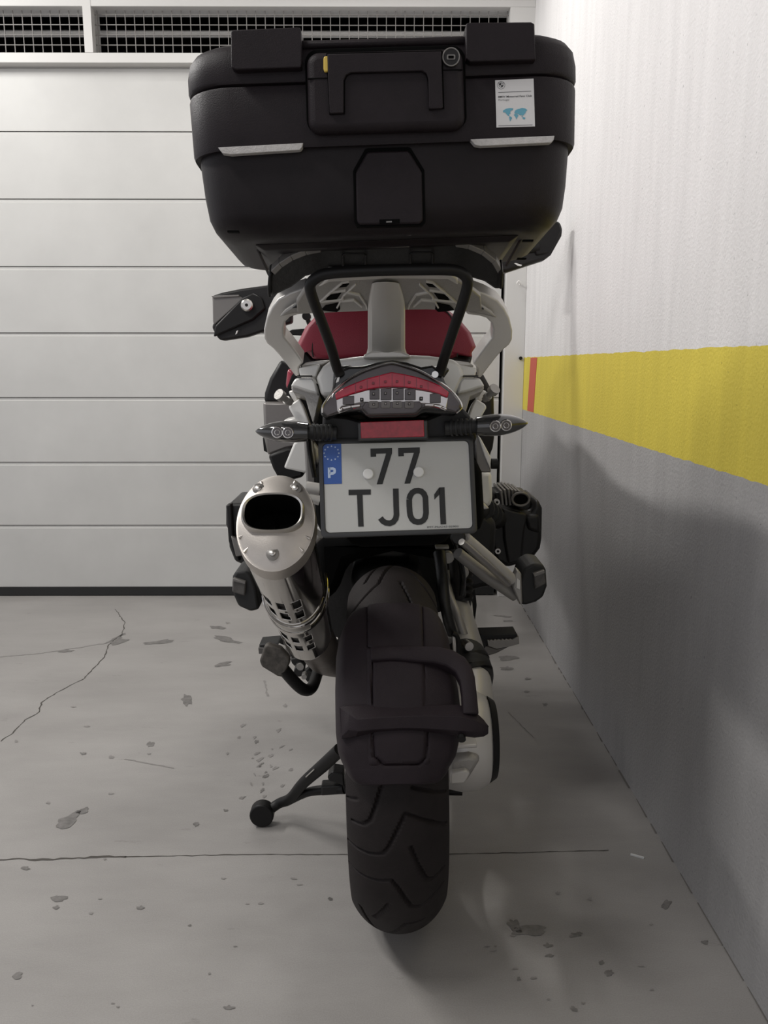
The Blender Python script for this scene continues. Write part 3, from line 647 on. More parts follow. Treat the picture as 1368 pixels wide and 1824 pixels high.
# rim back over the body
for t, s_ in ((.006, 1.05), (.026, 1.05), (.028, 1.0)): rings.append([E0+side*(RA*s_*math.cos(2*math.pi*k/NR))+up*(RB*s_*math.sin(2*math.pi*k/NR))+ax*t for k in range(NR)])
mb.loft(rings, cap=False); capo = part(mb, 'end_cap', 'brushed', smooth=50); capo.parent = bike
mb = MB(); rings = []
for t, s_ in ((-.019, 1.0), (-.021, 1.06), (-.017, 1.12), (.0, 1.1)):
    rings.append([E0+side*(ox+inner[k][0]*s_)+up*(oy+inner[k][1]*s_)+ax*t for k in range(NR)])
mb.loft(rings, cap=False); part(mb, 'outlet_rim', 'steel', capo, smooth=60)
mb = MB(); mb.loft([[E0+side*(ox+inner[k][0]*.99)+up*(oy+inner[k][1]*.99)+ax*t for k in range(NR)] for t in (-.019, .01, .06)], cap=False); part(mb, 'outlet_liner', 'void', capo, smooth=60)
mb = MB(); mb.loft([[E0+side*(ox+inner[k][0]*1.02)+up*(oy+inner[k][1]*1.02)+ax*t for k in range(NR)] for t in (.04, .05)]); 
for dx in (-.019, .019): mb.tube([E0+side*(ox+dx)+up*oy+ax*.03, E0+side*(ox+dx)+up*oy+ax*.042], .016, 24)
part(mb, 'outlet_baffle', 'void', capo)
for (cx_, cy_) in ((-.027, .052), (.026, .052), (.0, -.052)):
    c = cp(cx_, cy_)
    # raised disc, darker grey in place of the recess shade, and screw
    mb = MB(); rg = [c-ax*.0005+side*(.0088*math.cos(a))+up*(.0088*math.sin(a)*(1.0 if cy_ > 0 else 1.2)) for a in [2*math.pi*k/20 for k in range(20)]]
    mb.loft([rg, [p-ax*.0008+(c-p)*.1 for p in rg]]); rc = part(mb, 'screw_recess_shade', 'grey', capo, smooth=60)
    mb = MB(); mb.tube([c-ax*.001, c-ax*.0028, c-ax*.0036], [.0046, .0042, .0028], 16); part(mb, 'screw', 'steel', capo)
mb = MB(); c = cp(0, -.06); mb.slab([(474, 982), (495, 982), (495, 1003), (475, 1003)], 1.0, .001) if False else None
# flutes near the rim
for q in (-22, -40, -140, -160, 62, 118):
    a = math.radians(q); p0 = cp(RA*.98*math.cos(a), RB*.98*math.sin(a)); p1 = cp(RA*.80*math.cos(a), RB*.80*math.sin(a))
    mb = MB(); mb.tube([p0-ax*.0002, p1+ax*.0018], [.0028, .0005], 8); part(mb, 'flute', 'brushed', capo)
# heat shield shell with punched slots (left/upper side)
nA, nL = 96, 150
V = []; F = []
tA = np.linspace(math.radians(150), math.radians(345), nA); tL = np.linspace(.02, L_-.004, nL)
rowsA = [(.235, .262), (.272, .297), (.385, .408), (.418, .441)]
fr = L_/.56
def shr(t): k = t/L_; return RA*1.03*(1-.15*k), RB*1.03*(1-.19*k)
for t in tL:
    a_, b_ = shr(t); c = E0+ax*t
    for q in tA: V.append(c+side*a_*math.cos(q)+up*b_*math.sin(q))
colc = [math.radians(v) for v in (185, 211, 237, 263, 289)]
for i in range(nL-1):
    tm = (tL[i]+tL[i+1])/2/L_
    for j in range(nA-1):
        am = (tA[j]+tA[j+1])/2
        hole = any(r0 < tm < r1 for r0, r1 in ((.29, .36), (.395, .465), (.68, .745), (.785, .85))) and any(abs(am-cc-.10*(tm-.5)) < math.radians(7.5) for cc in colc)
        if not hole: F.append((i*nA+j, i*nA+j+1, (i+1)*nA+j+1, (i+1)*nA+j))
sh = link('heat_shield', V, F, 'chrome', can, smooth=50, solid=.0018)
mb = MB()
for t in (.53*L_, .60*L_):
    a_, b_ = shr(t); a_ += .002; b_ += .002; c = E0+ax*t
    mb.tube([c+side*a_*math.cos(q)+up*b_*math.sin(q) for q in np.linspace(math.radians(140), math.radians(380), 50)], .0026, 8)
part(mb, 'clamp_band', 'chrome', can)
mb = MB(); t = .565*L_; a_, b_ = shr(t); c = E0+ax*t; 
mb.loft([[c+ax*dd+side*(a_+.0018)*math.cos(q)+up*(b_+.0018)*math.sin(q) for q in np.linspace(math.radians(232), math.radians(300), 12)] for dd in (-.012, .012)], cap=False, closed=False); part(mb, 'maker_badge', 'steel', can)
mb = MB(); mb.tube([E0+ax*(L_-.03), E1+ax*.0, P(566, 1150, 1.56), P(585, 1172, 1.66), P(640, 1180, 1.78)], [.046, .044, .040, .038, .036], 24, smooth=6); part(mb, 'exhaust_pipe', 'pipe')

# --- licence plate
PL = (1.135, .865, .28)
crn = [(569, 784), (843, 780), (852, 946), (577, 956)]
def bil(u_, v_):
    a, b_, c, d = [Vector(q) for q in ((566.5, 783), (842, 776.5), (850.5, 949), (572, 958))]
    return tuple(a.lerp(b_, u_).lerp(d.lerp(c, u_), v_))
def prr(i0, i1, r, n=6): # rounded rect in unit coordinates
    A = .22/.14
    return [(x, y*A) for x, y in rrect(i0, i0/A*1.5 if False else i0, 1-i0, (1/A)-i0, r, n)] if False else None
def prect(ins, r, n=6):
    Wd, Hd = 282., 171.
    return [bil(x/Wd, y/Hd) for x, y in rrect(ins, ins, Wd-ins, Hd-ins, r, n)]
mb = MB(); mb.slab(prect(0, 8), (PL[0], PL[1], PL[2]), .012); lic = part(mb, 'licence_plate_holder', 'pframe', bevel=.001)
pf = (PL[0]-.0015, PL[1], PL[2])
mb = MB(); mb.slab(prect(8, 7), pf, .003); lic2 = part(mb, 'licence_plate', 'plate', bevel=.0004)
ps = (PL[0]-.0021, PL[1], PL[2]); pt = (PL[0]-.0024, PL[1], PL[2])
# frame lip around
mb = MB(); rings = []
for ins, dz in ((0, .004), (0, -.003), (3, -.004), (7, -.004), (9, -.001)):
    rings.append([P(x, y, (PL[0]+dz, PL[1], PL[2])) for x, y in prect(ins, 8)])
mb.loft(rings, cap=False); part(mb, 'frame_lip', 'pframe', lic, smooth=40)
k5 = lambda pts: [(560+x/4.56, 760+y/4.56) for x, y in pts]
mb = MB(); mb.slab(k5([(58, 124), (66, 120), (217, 120), (223, 463), (68, 467)]), ps, .001); part(mb, 'blue_strip', 'blue', lic2)
mb = MB()
for k in range(12):
    a = 2*math.pi*k/12; sx_, sy_ = 139+60*math.cos(a), 215+56*math.sin(a)
    mb.slab(k5([(sx_+(9 if i % 2 == 0 else 3.8)*math.sin(2*math.pi*i/10), sy_-(9 if i % 2 == 0 else 3.8)*math.cos(2*math.pi*i/10)) for i in range(10)]), pt, .0005)
part(mb, 'star_ring', 'star', lic2)
mb = MB(); mb.band(k5([(121, 417), (119, 332)]), 4.6, pt, .0005); mb.band(k5([(119, 342), (150, 340), (162, 347), (165, 359), (162, 372), (150, 380), (121, 382)]), 4.6, pt, .0005)
part(mb, 'country_letter', 'star', lic2)
def glyph(strokes, polys, name='plate_character'):
    mb = MB()
    for s in strokes: mb.band(k5(s), 46/4.56, ps, .0008)
    for q in polys: mb.slab(k5(q), ps, .0008)
    part(mb, name, 'ink', lic2)
for dx, dy in ((0, 0), (225, -5)):
    glyph([], [[(455+dx, 178+dy), (631+dx, 173+dy), (631+dx, 215+dy), (585+dx, 217+dy), (500+dx, 220+dy), (456+dx, 222+dy)], [(456+dx, 221+dy), (501+dx, 219+dy), (502+dx, 244+dy), (457+dx, 246+dy)],
               [(583+dx, 216+dy), (631+dx, 214+dy), (553+dx, 467+dy), (506+dx, 468+dy)]])
glyph([], [[(277, 512), (458, 509), (458, 552), (278, 556)], [(345, 553), (391, 552), (400, 811), (356, 812)]])
glyph([[(661, 503), (664, 640), (667, 715), (660, 748), (640, 774), (612, 785), (580, 781), (555, 766), (536, 742)]], [])
o_ = [(770, 590), (778, 560), (795, 535), (820, 521), (845, 519), (870, 526), (890, 545), (902, 575), (904, 620), (907, 700), (900, 738), (885, 760), (862, 773), (838, 775), (812, 768), (792, 750), (779, 722), (774, 690), (771, 640), (770, 590)]
glyph([o_], [])
glyph([[(1034, 493), (1048, 793)]], [[(1012, 496), (1022, 494), (1022, 545), (975, 592), (973, 550)]])
def text3(txt, size, p0, p1, upv, m, parent, name='lettering', stretch=None, bold=0):
    cu = bpy.data.curves.new(name, 'FONT'); cu.body = txt; cu.size = 1; cu.offset = bold; o = bpy.data.objects.new(name, cu); COL.objects.link(o)
    me = bpy.data.meshes.new_from_object(o.evaluated_get(bpy.context.evaluated_depsgraph_get())); bpy.data.objects.remove(o)
    xs = [v.co.x for v in me.vertices]; x0_, x1_ = min(xs), max(xs); d = Vector(p1)-Vector(p0); sx_ = d.length/(x1_-x0_); d.normalize()
    vs = [Vector(p0)+d*((v.co.x-x0_)*sx_)+Vector(upv)*(v.co.y*size) for v in me.vertices]
    fs = [tuple(p.vertices) for p in me.polygons]
    r = link(name, vs, fs, m, parent); bpy.data.meshes.remove(me); return r
upp = Vector((0, PL[2], 1)).normalized()
text3('IMT-MoO43 02903', .0035, P(761, 940.5, pt), P(816.5, 939, pt), upp, 'ink', lic2, 'plate_small_print')
for x, y in ((656, 845), (745.5, 841.5)):
    c = P(x, y, ps); mb = MB(); nrm = Vector((0, -1, PL[2])).normalized(); mb.tube([c, c+nrm*.006, c+nrm*.0068], [.0074, .0073, .0062], 24); part(mb, 'screw_cap', 'cap', lic2)
# tail carrier (black) above and behind the plate
mb = MB(); mb.slab([(575, 738), (618, 742), (640, 748), (760, 745), (790, 733), (826, 728), (838, 742), (850, 780), (846, 790), (570, 795), (566, 780), (574, 758)], 1.15, .12); part(mb, 'plate_carrier', 'black', bevel=.006)
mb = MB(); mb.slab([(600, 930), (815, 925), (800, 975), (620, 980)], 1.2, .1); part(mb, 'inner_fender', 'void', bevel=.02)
mb = MB(); mb.slab([(637, 752), (762, 748), (763, 783), (638, 786)], 1.125, .02); rf = part(mb, 'reflector_housing', 'pframe', bevel=.002)
mb = MB(); mb.slab([(642, 752), (755, 748), (756, 778), (643, 781)], 1.1225, .004); part(mb, 'red_reflector', 'reflector', rf, bevel=.0008)

# --- turn signals
for sgn in (-1, 1):
    if sgn < 0: tip, base, stub, l1, l2, cy_ = (453, 769.5), (548, 771), (600, 771), (494, 770), (513, 770.5), 771
    else: tip, base, stub, l1, l2, cy_ = (942.5, 755), (850, 760), (792, 763), (901.5, 757.5), (882, 759), 758
    YI = 1.12; a = Vector(P(*tip, YI+.005)); b_ = Vector(P(*base, YI)); d = b_-a; n_ = 26; rings = []
    for k in range(n_+1):
        t = k/n_; r = .0152*math.sin(min(1, t/.62)*math.pi/2)**.62 if t < .62 else .0152*(1-.16*((t-.62)/.38)**2)
        r = max(r, .0012); c = a+d*t
        rings.append([c+Vector((0, 1.25*r*math.cos(q)+.012, r*math.sin(q))) for q in [2*math.pi*j/20 for j in range(20)]])
    mb = MB(); mb.loft(rings); ind = part(mb, 'turn_signal', 'smoke', smooth=60)
    for (x, y) in (l1, l2):
        c = Vector(P(x, y, YI-.004)); mb = MB(); mb.tube([c+Vector((0, .006, 0)), c+Vector((0, -.001, 0)), c+Vector((0, -.002, 0))], [.0082, .0082, .0074], 22); lb = part(mb, 'signal_lamp', 'cell', ind)
        mb = MB(); mb.tube([c+Vector((.007*math.cos(q), -.002, .007*math.sin(q))) for q in [2*math.pi*j/20 for j in range(21)]], .0009, 6)
        mb.tube([c+Vector((.0035*math.cos(q), -.002, .0035*math.sin(q))) for q in [2*math.pi*j/16 for j in range(17)]], .0007, 6); mb.build('signal_lamp_ring', 'cellbright', ind)
    mb = MB(); s_ = Vector(P(*stub, YI+.012)); mb.tube([b_+Vector((0, .012, 0)), s_], .0095, 16)
    for k in range(5):
        q = (b_+Vector((0, .012, 0))).lerp(s_, .12+k*.15); mb.tube([q, q+(s_-b_).normalized()*.003], .0118, 16)
    part(mb, 'signal_stalk', 'rubber', ind)

# --- tail light
TL = (1.10, .965, .15)
tsc = lambda pts: [(560+x/4.886, 640+y/4.886) for x, y in pts]
hs = tsc([(60, 400), (150, 270), (170, 170), (230, 90), (300, 60), (420, 55), (560, 20), (680, 5), (800, 22), (930, 65), (1030, 45), (1110, 110), (1140, 200), (1200, 270), (1280, 360), (1290, 430), (1230, 480), (1150, 470), (950, 460), (880, 500), (470, 510), (400, 450), (200, 470), (90, 520), (50, 470)])
mb = MB(); mb.slab(hs, (TL[0]+.02, TL[1], TL[2]), .06); tl = part(mb, 'tail_light', 'gloss_black', bevel=.004)
lo_ = tsc([(75, 400), (165, 280), (300, 170), (420, 105), (560, 55), (670, 30), (760, 50), (900, 95), (1050, 175), (1190, 270), (1270, 380), (1275, 430), (1230, 465), (1160, 440), (1130, 425), (950, 430), (890, 480), (450, 490), (400, 440), (200, 465), (110, 500), (70, 460)])
mb = MB(); mb.slab(lo_, (TL[0]+.010, TL[1], TL[2]), .02); part(mb, 'light_bowl', 'cell', tl, bevel=.002)
mb = MB(); mb.slab(tsc([(190, 350), (300, 310), (460, 265), (570, 250), (680, 245), (790, 248), (890, 262), (1000, 280), (1165, 335), (1150, 430), (1080, 395), (950, 385), (420, 375), (240, 410), (200, 460)]), (TL[0]+.0085, TL[1], TL[2]), .01)
part(mb, 'light_bowl', 'cellbright', tl, bevel=.001)
red = tsc([(180, 300), (240, 255), (330, 215), (460, 165), (560, 140), (670, 110), (790, 130), (900, 155), (1010, 190), (1100, 230), (1172, 285), (1160, 333), (1080, 300), (1000, 275), (890, 255), (790, 243), (680, 240), (570, 245), (460, 262), (330, 300), (240, 335), (188, 352)])
mb = MB(); mb.slab(red, (TL[0]+.0055, TL[1], TL[2]), .006); part(mb, 'red_band', 'redlens', tl, bevel=.0015)
cells = [(480, 568, 258, 350), (576, 672, 250, 355), (682, 778, 248, 355), (786, 882, 252, 355), (246, 346, 315, 395), (1005, 1100, 292, 380)]
for i, (x0_, x1_, y0_, y1_) in enumerate(cells):
    mb = MB(); mb.slab(tsc([(x0_, y0_+8), (x1_, y0_), (x1_, y1_), (x0_, y1_)]), (TL[0]+.0065, TL[1], TL[2]), .003); part(mb, 'light_cell', 'cell', tl, bevel=.0008)
mb = MB(); mb.slab(tsc([(440, 372), (920, 365), (940, 410), (885, 470), (455, 480), (415, 420)]), (TL[0]+.005, TL[1], TL[2]), .004); part(mb, 'light_cell', 'cell', tl, bevel=.001)
for x in (515, 620, 722, 826):
    mb = MB(); mb.slab([(a_, b__) for a_, b__ in rrect(560+(x-42)/4.886, 640+362/4.886, 560+(x+42)/4.886, 640+425/4.886, 3)], (TL[0]+.0035, TL[1], TL[2]), .003); part(mb, 'light_cell', 'grey', tl, bevel=.0005)
leds = [(412, 350), (930, 340), (515, 300), (618, 294), (720, 292), (826, 296), (517, 392), (620, 386), (722, 384), (826, 387), (512, 208), (617, 195), (720, 193), (826, 200), (405, 242), (930, 236)]
for i, (x, y) in enumerate(leds):
    c = Vector(P(*tsc([(x, y)])[0], (TL[0]+.002, TL[1], TL[2]))); isred = i >= 10
    mb = MB(); mb.slab(tsc([(x-(15 if i < 2 else 11), y-(15 if i < 2 else 11)), (x+(15 if i < 2 else 11), y-(15 if i < 2 else 11)), (x+(15 if i < 2 else 11), y+(15 if i < 2 else 11)), (x-(15 if i < 2 else 11), y+(15 if i < 2 else 11))]), (TL[0]+.0028, TL[1], TL[2]), .002); d_ = part(mb, 'led', 'redpaint' if isred else 'tube', tl, bevel=.0004)
    if not isred:
        mb = MB(); mb.slab(tsc([(x-6, y-6), (x+6, y-6), (x+6, y+6), (x-6, y+6)]), (TL[0]+.002, TL[1], TL[2]), .001); mb.build('led_die', 'led', tl)
for x, y0_, y1_ in ((358, 190, 296), (460, 160, 262), (566, 140, 246), (676, 118, 240), (782, 135, 242), (888, 160, 254), (990, 195, 274)):
    mb = MB(); mb.band(tsc([(x, y0_), (x, y1_)]), 1.0, (TL[0]+.0050, TL[1], TL[2]), .001); part(mb, 'lens_divider', 'redpaint', tl)
for pts_ in ([(205, 455), (245, 425), (320, 410), (400, 400)], [(960, 395), (1040, 400), (1110, 415), (1150, 440)]):
    mb = MB(); mb.band(tsc(pts_), 5, (TL[0]+.004, TL[1], TL[2]), .003); part(mb, 'chrome_lip', 'chrome', tl, bevel=.001)
# chrome rim following the upper edge
edge = tsc([(70, 465), (78, 400), (165, 278), (300, 168), (420, 102), (560, 52), (670, 28), (760, 47), (900, 92), (1050, 172), (1190, 268), (1275, 378), (1278, 430), (1235, 468)])
mb = MB(); mb.tube([P(x, y, (TL[0]+.004, TL[1], TL[2])) for x, y in edge], .0012, 8, smooth=4); part(mb, 'chrome_rim', 'chrome', tl)
# thin clear cover dome
cov = [Vector(P(x, y, (TL[0]+.006, TL[1], TL[2]))) for x, y in lo_]; ce = sum(cov, Vector())/len(cov)
mb = MB(); rings = []
for k, (s_, dy_) in enumerate([(1, 0), (.97, -.006), (.85, -.011), (.6, -.015), (.3, -.017), (.05, -.0175)]): rings.append([ce+(p-ce)*s_+Vector((0, dy_, 0)) for p in cov])
mb.loft(rings, cap=False); part(mb, 'clear_cover', 'clear', tl, smooth=60)

# --- silver tail bodywork
def both(fn):
    fn(lambda p: p, 0); fn(lambda p: mir(p, 0), 1)
mb = MB(); mb.slab([(575, 652), (590, 641), (640, 634), (700, 631), (765, 633), (808, 640), (822, 650), (828, 670), (812, 705), (790, 705), (760, 680), (700, 668), (640, 680), (600, 705), (572, 705), (563, 672)], (1.20, .98, .12), .08); tb = part(mb, 'tail_panel', 'silver_light', bevel=.006, seg=3)
def tail(fx, s):
    mb = MB(); mb.slab(fx([(532, 655), (570, 648), (562, 672), (556, 670), (534, 669)]), (1.22, .98, .2), .06); part(mb, 'tail_side_panel', 'silver_light', tb, bevel=.002)
    mb = MB(); mb.slab(fx([(536, 652), (545, 645), (578, 641), (590, 640), (572, 650)]), (1.235, .98, .2), .06); part(mb, 'tail_side_panel', 'silver', tb, bevel=.002)
    mb = MB(); mb.slab(fx([(517, 688), (526, 673), (556, 672), (562, 680), (567, 702), (548, 697), (527, 690)]), (1.2, .98, .2), .05); q_ = part(mb, 'panel_corner', 'silver_light', tb, bevel=.003)
    mb = MB(); mb.slab(fx([(518, 690), (527, 688), (566, 702), (570, 704), (566, 722), (560, 750), (557, 752), (550, 730), (543, 706), (522, 698)]), (1.215, .98, .2), .05); part(mb, 'panel_underside_shade', 'cast', tb, bevel=.003)  # darker metal paints the shadow under the panel corner
    mb = MB(); mb.band(fx([(529, 669.5), (556, 669.5)]), 1.6, (1.196, .98, .2), .006); part(mb, 'trim_line', 'tube', tb)
    # frame pieces
    mb = MB(); mb.slab(fx([(514, 726), (516, 720), (534, 709), (540, 722), (548, 745), (552, 757), (534, 757), (522, 740)]), (1.25, .95, .2), .05); fr_ = part(mb, 'subframe_lug', 'silver_light', bevel=.006, seg=3)
    mb = MB(); mb.slab(fx([(513, 697), (524, 692), (533, 712), (524, 716)]), (1.27, .95, .2), .04); part(mb, 'lug_arm', 'silver', fr_, bevel=.003)
    # quick-release bolt
    p0, p1 = fx([(496, 702), (518, 718)]) if s == 0 else (mir([(499, 692)])[0], mir([(518, 712)])[0])
    a = Vector(P(*p0, 1.215)); b_ = Vector(P(*p1, 1.235)); mb = MB(); d = (b_-a)
    mb.tube([a, a+d*.28, a+d*.3, b_], [.0085, .0085, .005, .0045], 16); mb.disc(a+d*.62, d, .0065, .006, 14); part(mb, 'seat_bolt', 'cast', fr_)
    mb = MB(); mb.slab(fx([(505, 748), (530, 742), (545, 760), (520, 765), (505, 760)]), 1.6, .05); part(mb, 'side_cover', 'silver_light', bevel=.004)
both(tail)
mb = MB(); mb.slab([(505, 834), (523, 790), (533, 782), (541, 760), (556, 785), (566, 800), (569, 840), (546, 842), (540, 842)], 1.5, .03); sf = part(mb, 'subframe', 'silver_light', bevel=.004)
mb = MB(); mb.slab([(541, 785), (556, 782), (566, 850), (566, 930), (552, 930), (546, 870)], 1.48, .05); part(mb, 'subframe_leg', 'grey', sf, bevel=.004)
mb = MB(); mb.tube([P(545, 868, 1.4), P(570, 872, 1.4)], .011, 14); part(mb, 'silencer_mount', 'silver', sf)
mb = MB(); mb.tube([P(550, 885, 1.45), P(570, 892, 1.45)], .009, 12); part(mb, 'silencer_mount', 'silver', sf)
mb = MB(); mb.tube([P(548, 770, 1.28), P(551, 800, 1.3), P(556, 830, 1.3), P(560, 850, 1.3)], .004, 8, smooth=3); part(mb, 'cable', 'tube', sf)
mb = MB(); mb.slab([(846, 780), (852, 773), (858, 790), (872, 815), (875, 842), (848, 842)], 1.5, .03); sg_ = part(mb, 'subframe', 'grey', bevel=.003)
mb = MB(); mb.slab([(851, 775), (856, 780), (875, 815), (873, 835), (864, 815)], 1.495, .02); part(mb, 'subframe_edge', 'silver_light', sg_, bevel=.002)
# dark bodywork between
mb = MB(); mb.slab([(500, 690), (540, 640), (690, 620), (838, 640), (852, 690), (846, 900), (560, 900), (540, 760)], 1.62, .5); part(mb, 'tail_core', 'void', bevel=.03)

# --- seat
def seat_ring(Y, sc, dz=0):
    o = [(524, 634), (530, 612), (544, 583), (565, 560), (590, 548), (640, 541), (691, 539), (742, 541), (792, 548), (816, 566), (838, 592), (848, 618), (842, 636), (818, 632), (806, 638), (700, 634), (576, 640), (558, 639), (545, 625)]
    r = [P(x, y, 1.36) for x, y in o]; c = sum(r, Vector())/len(r)
    return [Vector((c.x+(p.x-c.x)*sc, Y, c.z+(p.z-c.z)*sc+dz)) for p in r]
mb = MB(); mb.loft([seat_ring(1.345, .86), seat_ring(1.348, .95), seat_ring(1.36, 1), seat_ring(1.5, 1.0), seat_ring(1.8, .95, -.03), seat_ring(1.95, .8, -.08)]); st = part(mb, 'passenger_seat', 'seat', smooth=40, bevel=.006, seg=3)
mb = MB()
for sx_ in (1, -1):
    l = [(583, 551), (570, 562), (560, 590), (556, 620), (558, 636)]
    l = l if sx_ > 0 else [(2*686-x, y) for x, y in l]
    mb.tube([P(x, y, 1.347) for x, y in l], .0012, 6, smooth=4)
part(mb, 'seat_piping', 'rubber', st)
mb = MB(); mb.slab([(560, 641), (590, 633), (800, 630), (840, 640), (836, 652), (560, 655)], 1.37, .2); part(mb, 'seat_base', 'rubber', bevel=.005)
mb = MB(); mb.slab([(543, 625), (556, 640), (575, 640), (560, 655), (536, 655), (530, 640)], 1.4, .05); mb.slab([(822, 634), (842, 634), (836, 656), (815, 648), (800, 636)], 1.4, .05); part(mb, 'seat_skirt', 'rubber', bevel=.003)
# fuel tank and its flanks (red) ahead of the seats
mb = MB()
def tr(Y, w, h, cz_): return [Vector((.012+w*math.copysign(abs(math.cos(q))**.8, math.cos(q)), Y, cz_+h*math.sin(q))) for q in [2*math.pi*k/28 for k in range(28)]]
mb.loft([tr(1.86, .10, .07, .90), tr(1.95, .16, .12, .88), tr(2.15, .2, .15, .92), tr(2.4, .21, .17, .94), tr(2.6, .16, .14, .96)]); part(mb, 'fuel_tank', 'redpaint', smooth=60)
mb = MB(); mb.slab([(512, 655), (524, 660), (530, 690), (520, 700), (508, 690)], 1.9, .3); part(mb, 'tank_side', 'redpaint', bevel=.01)

# --- front bodywork glimpsed at the sides
mb = MB(); mb.slab([(500, 640), (530, 655), (535, 720), (470, 718), (471, 700), (480, 674)], 2.35, .12); part(mb, 'tank_fairing', 'black', bevel=.01)
mb = MB(); mb.slab([(468, 716), (540, 716), (540, 795), (510, 800), (477, 812), (470, 780)], 2.32, .12); part(mb, 'tank_fairing', 'grey', bevel=.008)
mb = MB(); mb.slab([(477, 811), (512, 797), (545, 800), (540, 850), (500, 860), (486, 835)], 2.3, .12); part(mb, 'tank_fairing', 'tube', bevel=.008)
mb = MB(); mb.slab([(468, 780), (474, 784), (476, 806), (470, 803)], 2.4, .05); part(mb, 'fairing_clip', 'tube')
mb = MB(); mb.slab([(850, 660), (862, 668), (874, 690), (880, 700), (881, 745), (881, 780), (878, 800), (873, 810), (876, 830), (850, 840)], 2.35, .15); part(mb, 'tank_fairing', 'black', bevel=.01)
mb = MB(); mb.disc(P(875, 826, 1.52), (1, 0, 0), .01, .012, 14); part(mb, 'bolt', 'tube')
# front wheel (mostly hidden by the rear one)
mb = MB(); rings = []
for k in range(64):
    a = 2*math.pi*k/64; rings.append([lean((AX+.052*math.cos(q), 2.93-(.275+.045*math.sin(q)+.0)*math.cos(a), .32+(.275+.045*math.sin(q))*math.sin(a))) for q in [2*math.pi*j/14 for j in range(14)]])
rings.append(rings[0]); mb.loft(rings, cap=False); part(mb, 'front_tire', 'tire', smooth=60)
wheel(AX, 2.93, .32, .235, .03, 'front_wheel')
mb = MB()
for s in (-.09, .09): mb.tube([lean((AX+s, 2.93, .32)), lean((AX+s, 2.62, 1.0))], [.026, .024], 16)
part(mb, 'fork', 'tube')
# front fairing / beak / windshield
mb = MB(); mb.loft([tr(2.6, .16, .10, 1.0), tr(2.75, .15, .12, 1.02), tr(2.9, .10, .08, .98), tr(3.1, .05, .02, .92)]); part(mb, 'front_fairing', 'black', smooth=60)
mb = MB(); vs = []
for i in range(7):
    v_ = i/6
    for j in range(13):
        u_ = j/12*2-1; vs.append(Vector((.012+u_*(.17-.04*v_*v_), 2.62+.02+.10*(1-v_)-.09*v_+.10*(1-u_*u_), 1.06+.24*v_)))
fs = [(i*13+j, i*13+j+1, (i+1)*13+j+1, (i+1)*13+j) for i in range(6) for j in range(12)]
link('windshield', vs, fs, 'clear', bike, smooth=60, solid=.003)

# --- handlebar and hand guards
gl = Vector(P(440, 545, 2.26)); gr = Vector(P(960, 440, 2.62))
mb = MB(); mb.tube([gl, gl.lerp(gr, .2)+Vector((0, .05, -.01)), Vector((-.05, 2.42, 1.14)), Vector((.07, 2.48, 1.17)), gl.lerp(gr, .8)+Vector((0, .06, 0)), gr], .014, 14, smooth=5); hb = part(mb, 'handlebar', 'tube')
mb = MB(); mb.tube([gl+Vector((0, .02, 0)), gl+Vector((.11, .06, .012))], .019, 18); part(mb, 'grip', 'rubber', hb)
mb = MB(); mb.slab([(377, 527), (395, 521), (430, 514), (480, 507), (520, 520), (520, 575), (470, 590), (440, 600), (395, 607), (388, 603), (377, 583), (380, 575), (379, 550)], 2.2, .04); lg = part(mb, 'hand_guard', 'black', bevel=.008, seg=3)
mb = MB(); mb.slab([(378, 528), (426, 527), (434, 532), (382, 579), (379, 574)], 2.194, .012); part(mb, 'guard_inner_face', 'grey', lg, bevel=.003)
mb = MB(); mb.slab([(376, 527), (425, 525), (426, 528), (380, 531)], 2.188, .012); part(mb, 'guard_edge', 'grey', lg, bevel=.001)
mb = MB(); mb.slab([(432, 530), (450, 522), (466, 530), (472, 550), (450, 570), (380, 600), (383, 580)], 2.186, .02); part(mb, 'guard_brace', 'tube', lg, bevel=.004)
c = Vector(P(439.5, 543.5, 2.17)); mb = MB(); mb.tube([c+Vector((0, .02, 0)), c, c+Vector((0, -.004, 0))], [.0155, .0155, .012], 26); wt = part(mb, 'bar_end_weight', 'steel', hb)
mb = MB(); mb.tube([c+Vector((0, -.0042, 0)), c+Vector((0, -.0048, 0))], .0045, 6); mb.build('bar_end_bolt', 'tube', hb)
mb = MB(); mb.slab([(421, 590), (424, 588), (422, 594), (419, 596)], 2.18, .004); part(mb, 'guard_clip', 'cap', lg)
mb = MB(); mb.slab([(880, 470), (930, 420), (985, 392), (998, 394), (1003, 408), (1001, 420), (982, 454), (970, 463), (902, 485), (885, 485)], 2.62, .05); rg_ = part(mb, 'hand_guard', 'black', bevel=.01, seg=3)
mb = MB(); mb.slab([(982, 392), (996, 396), (1000, 410), (980, 450), (955, 455), (950, 430)], 2.612, .012); part(mb, 'guard_inner_face', 'tube', rg_, bevel=.004)
mb = MB(); mb.slab([(916, 469), (919, 468.5), (930, 472), (928, 474), (922, 473)], 2.6, .004); part(mb, 'guard_clip', 'cap', rg_)
# mirrors glimpsed below the seat line
mb = MB(); mb.slab([(511, 592), (520, 587), (545, 585), (560, 592), (545, 598), (520, 597)], 2.5, .02); part(mb, 'brake_lever', 'tube', bevel=.002)
mb = MB(); mb.disc(P(547, 564, 2.4), (0, -1, 0), .012, .03, 12); mb.tube([P(547, 566, 2.4), P(556, 590, 2.4)], .007, 8); part(mb, 'switch_pod', 'tube')

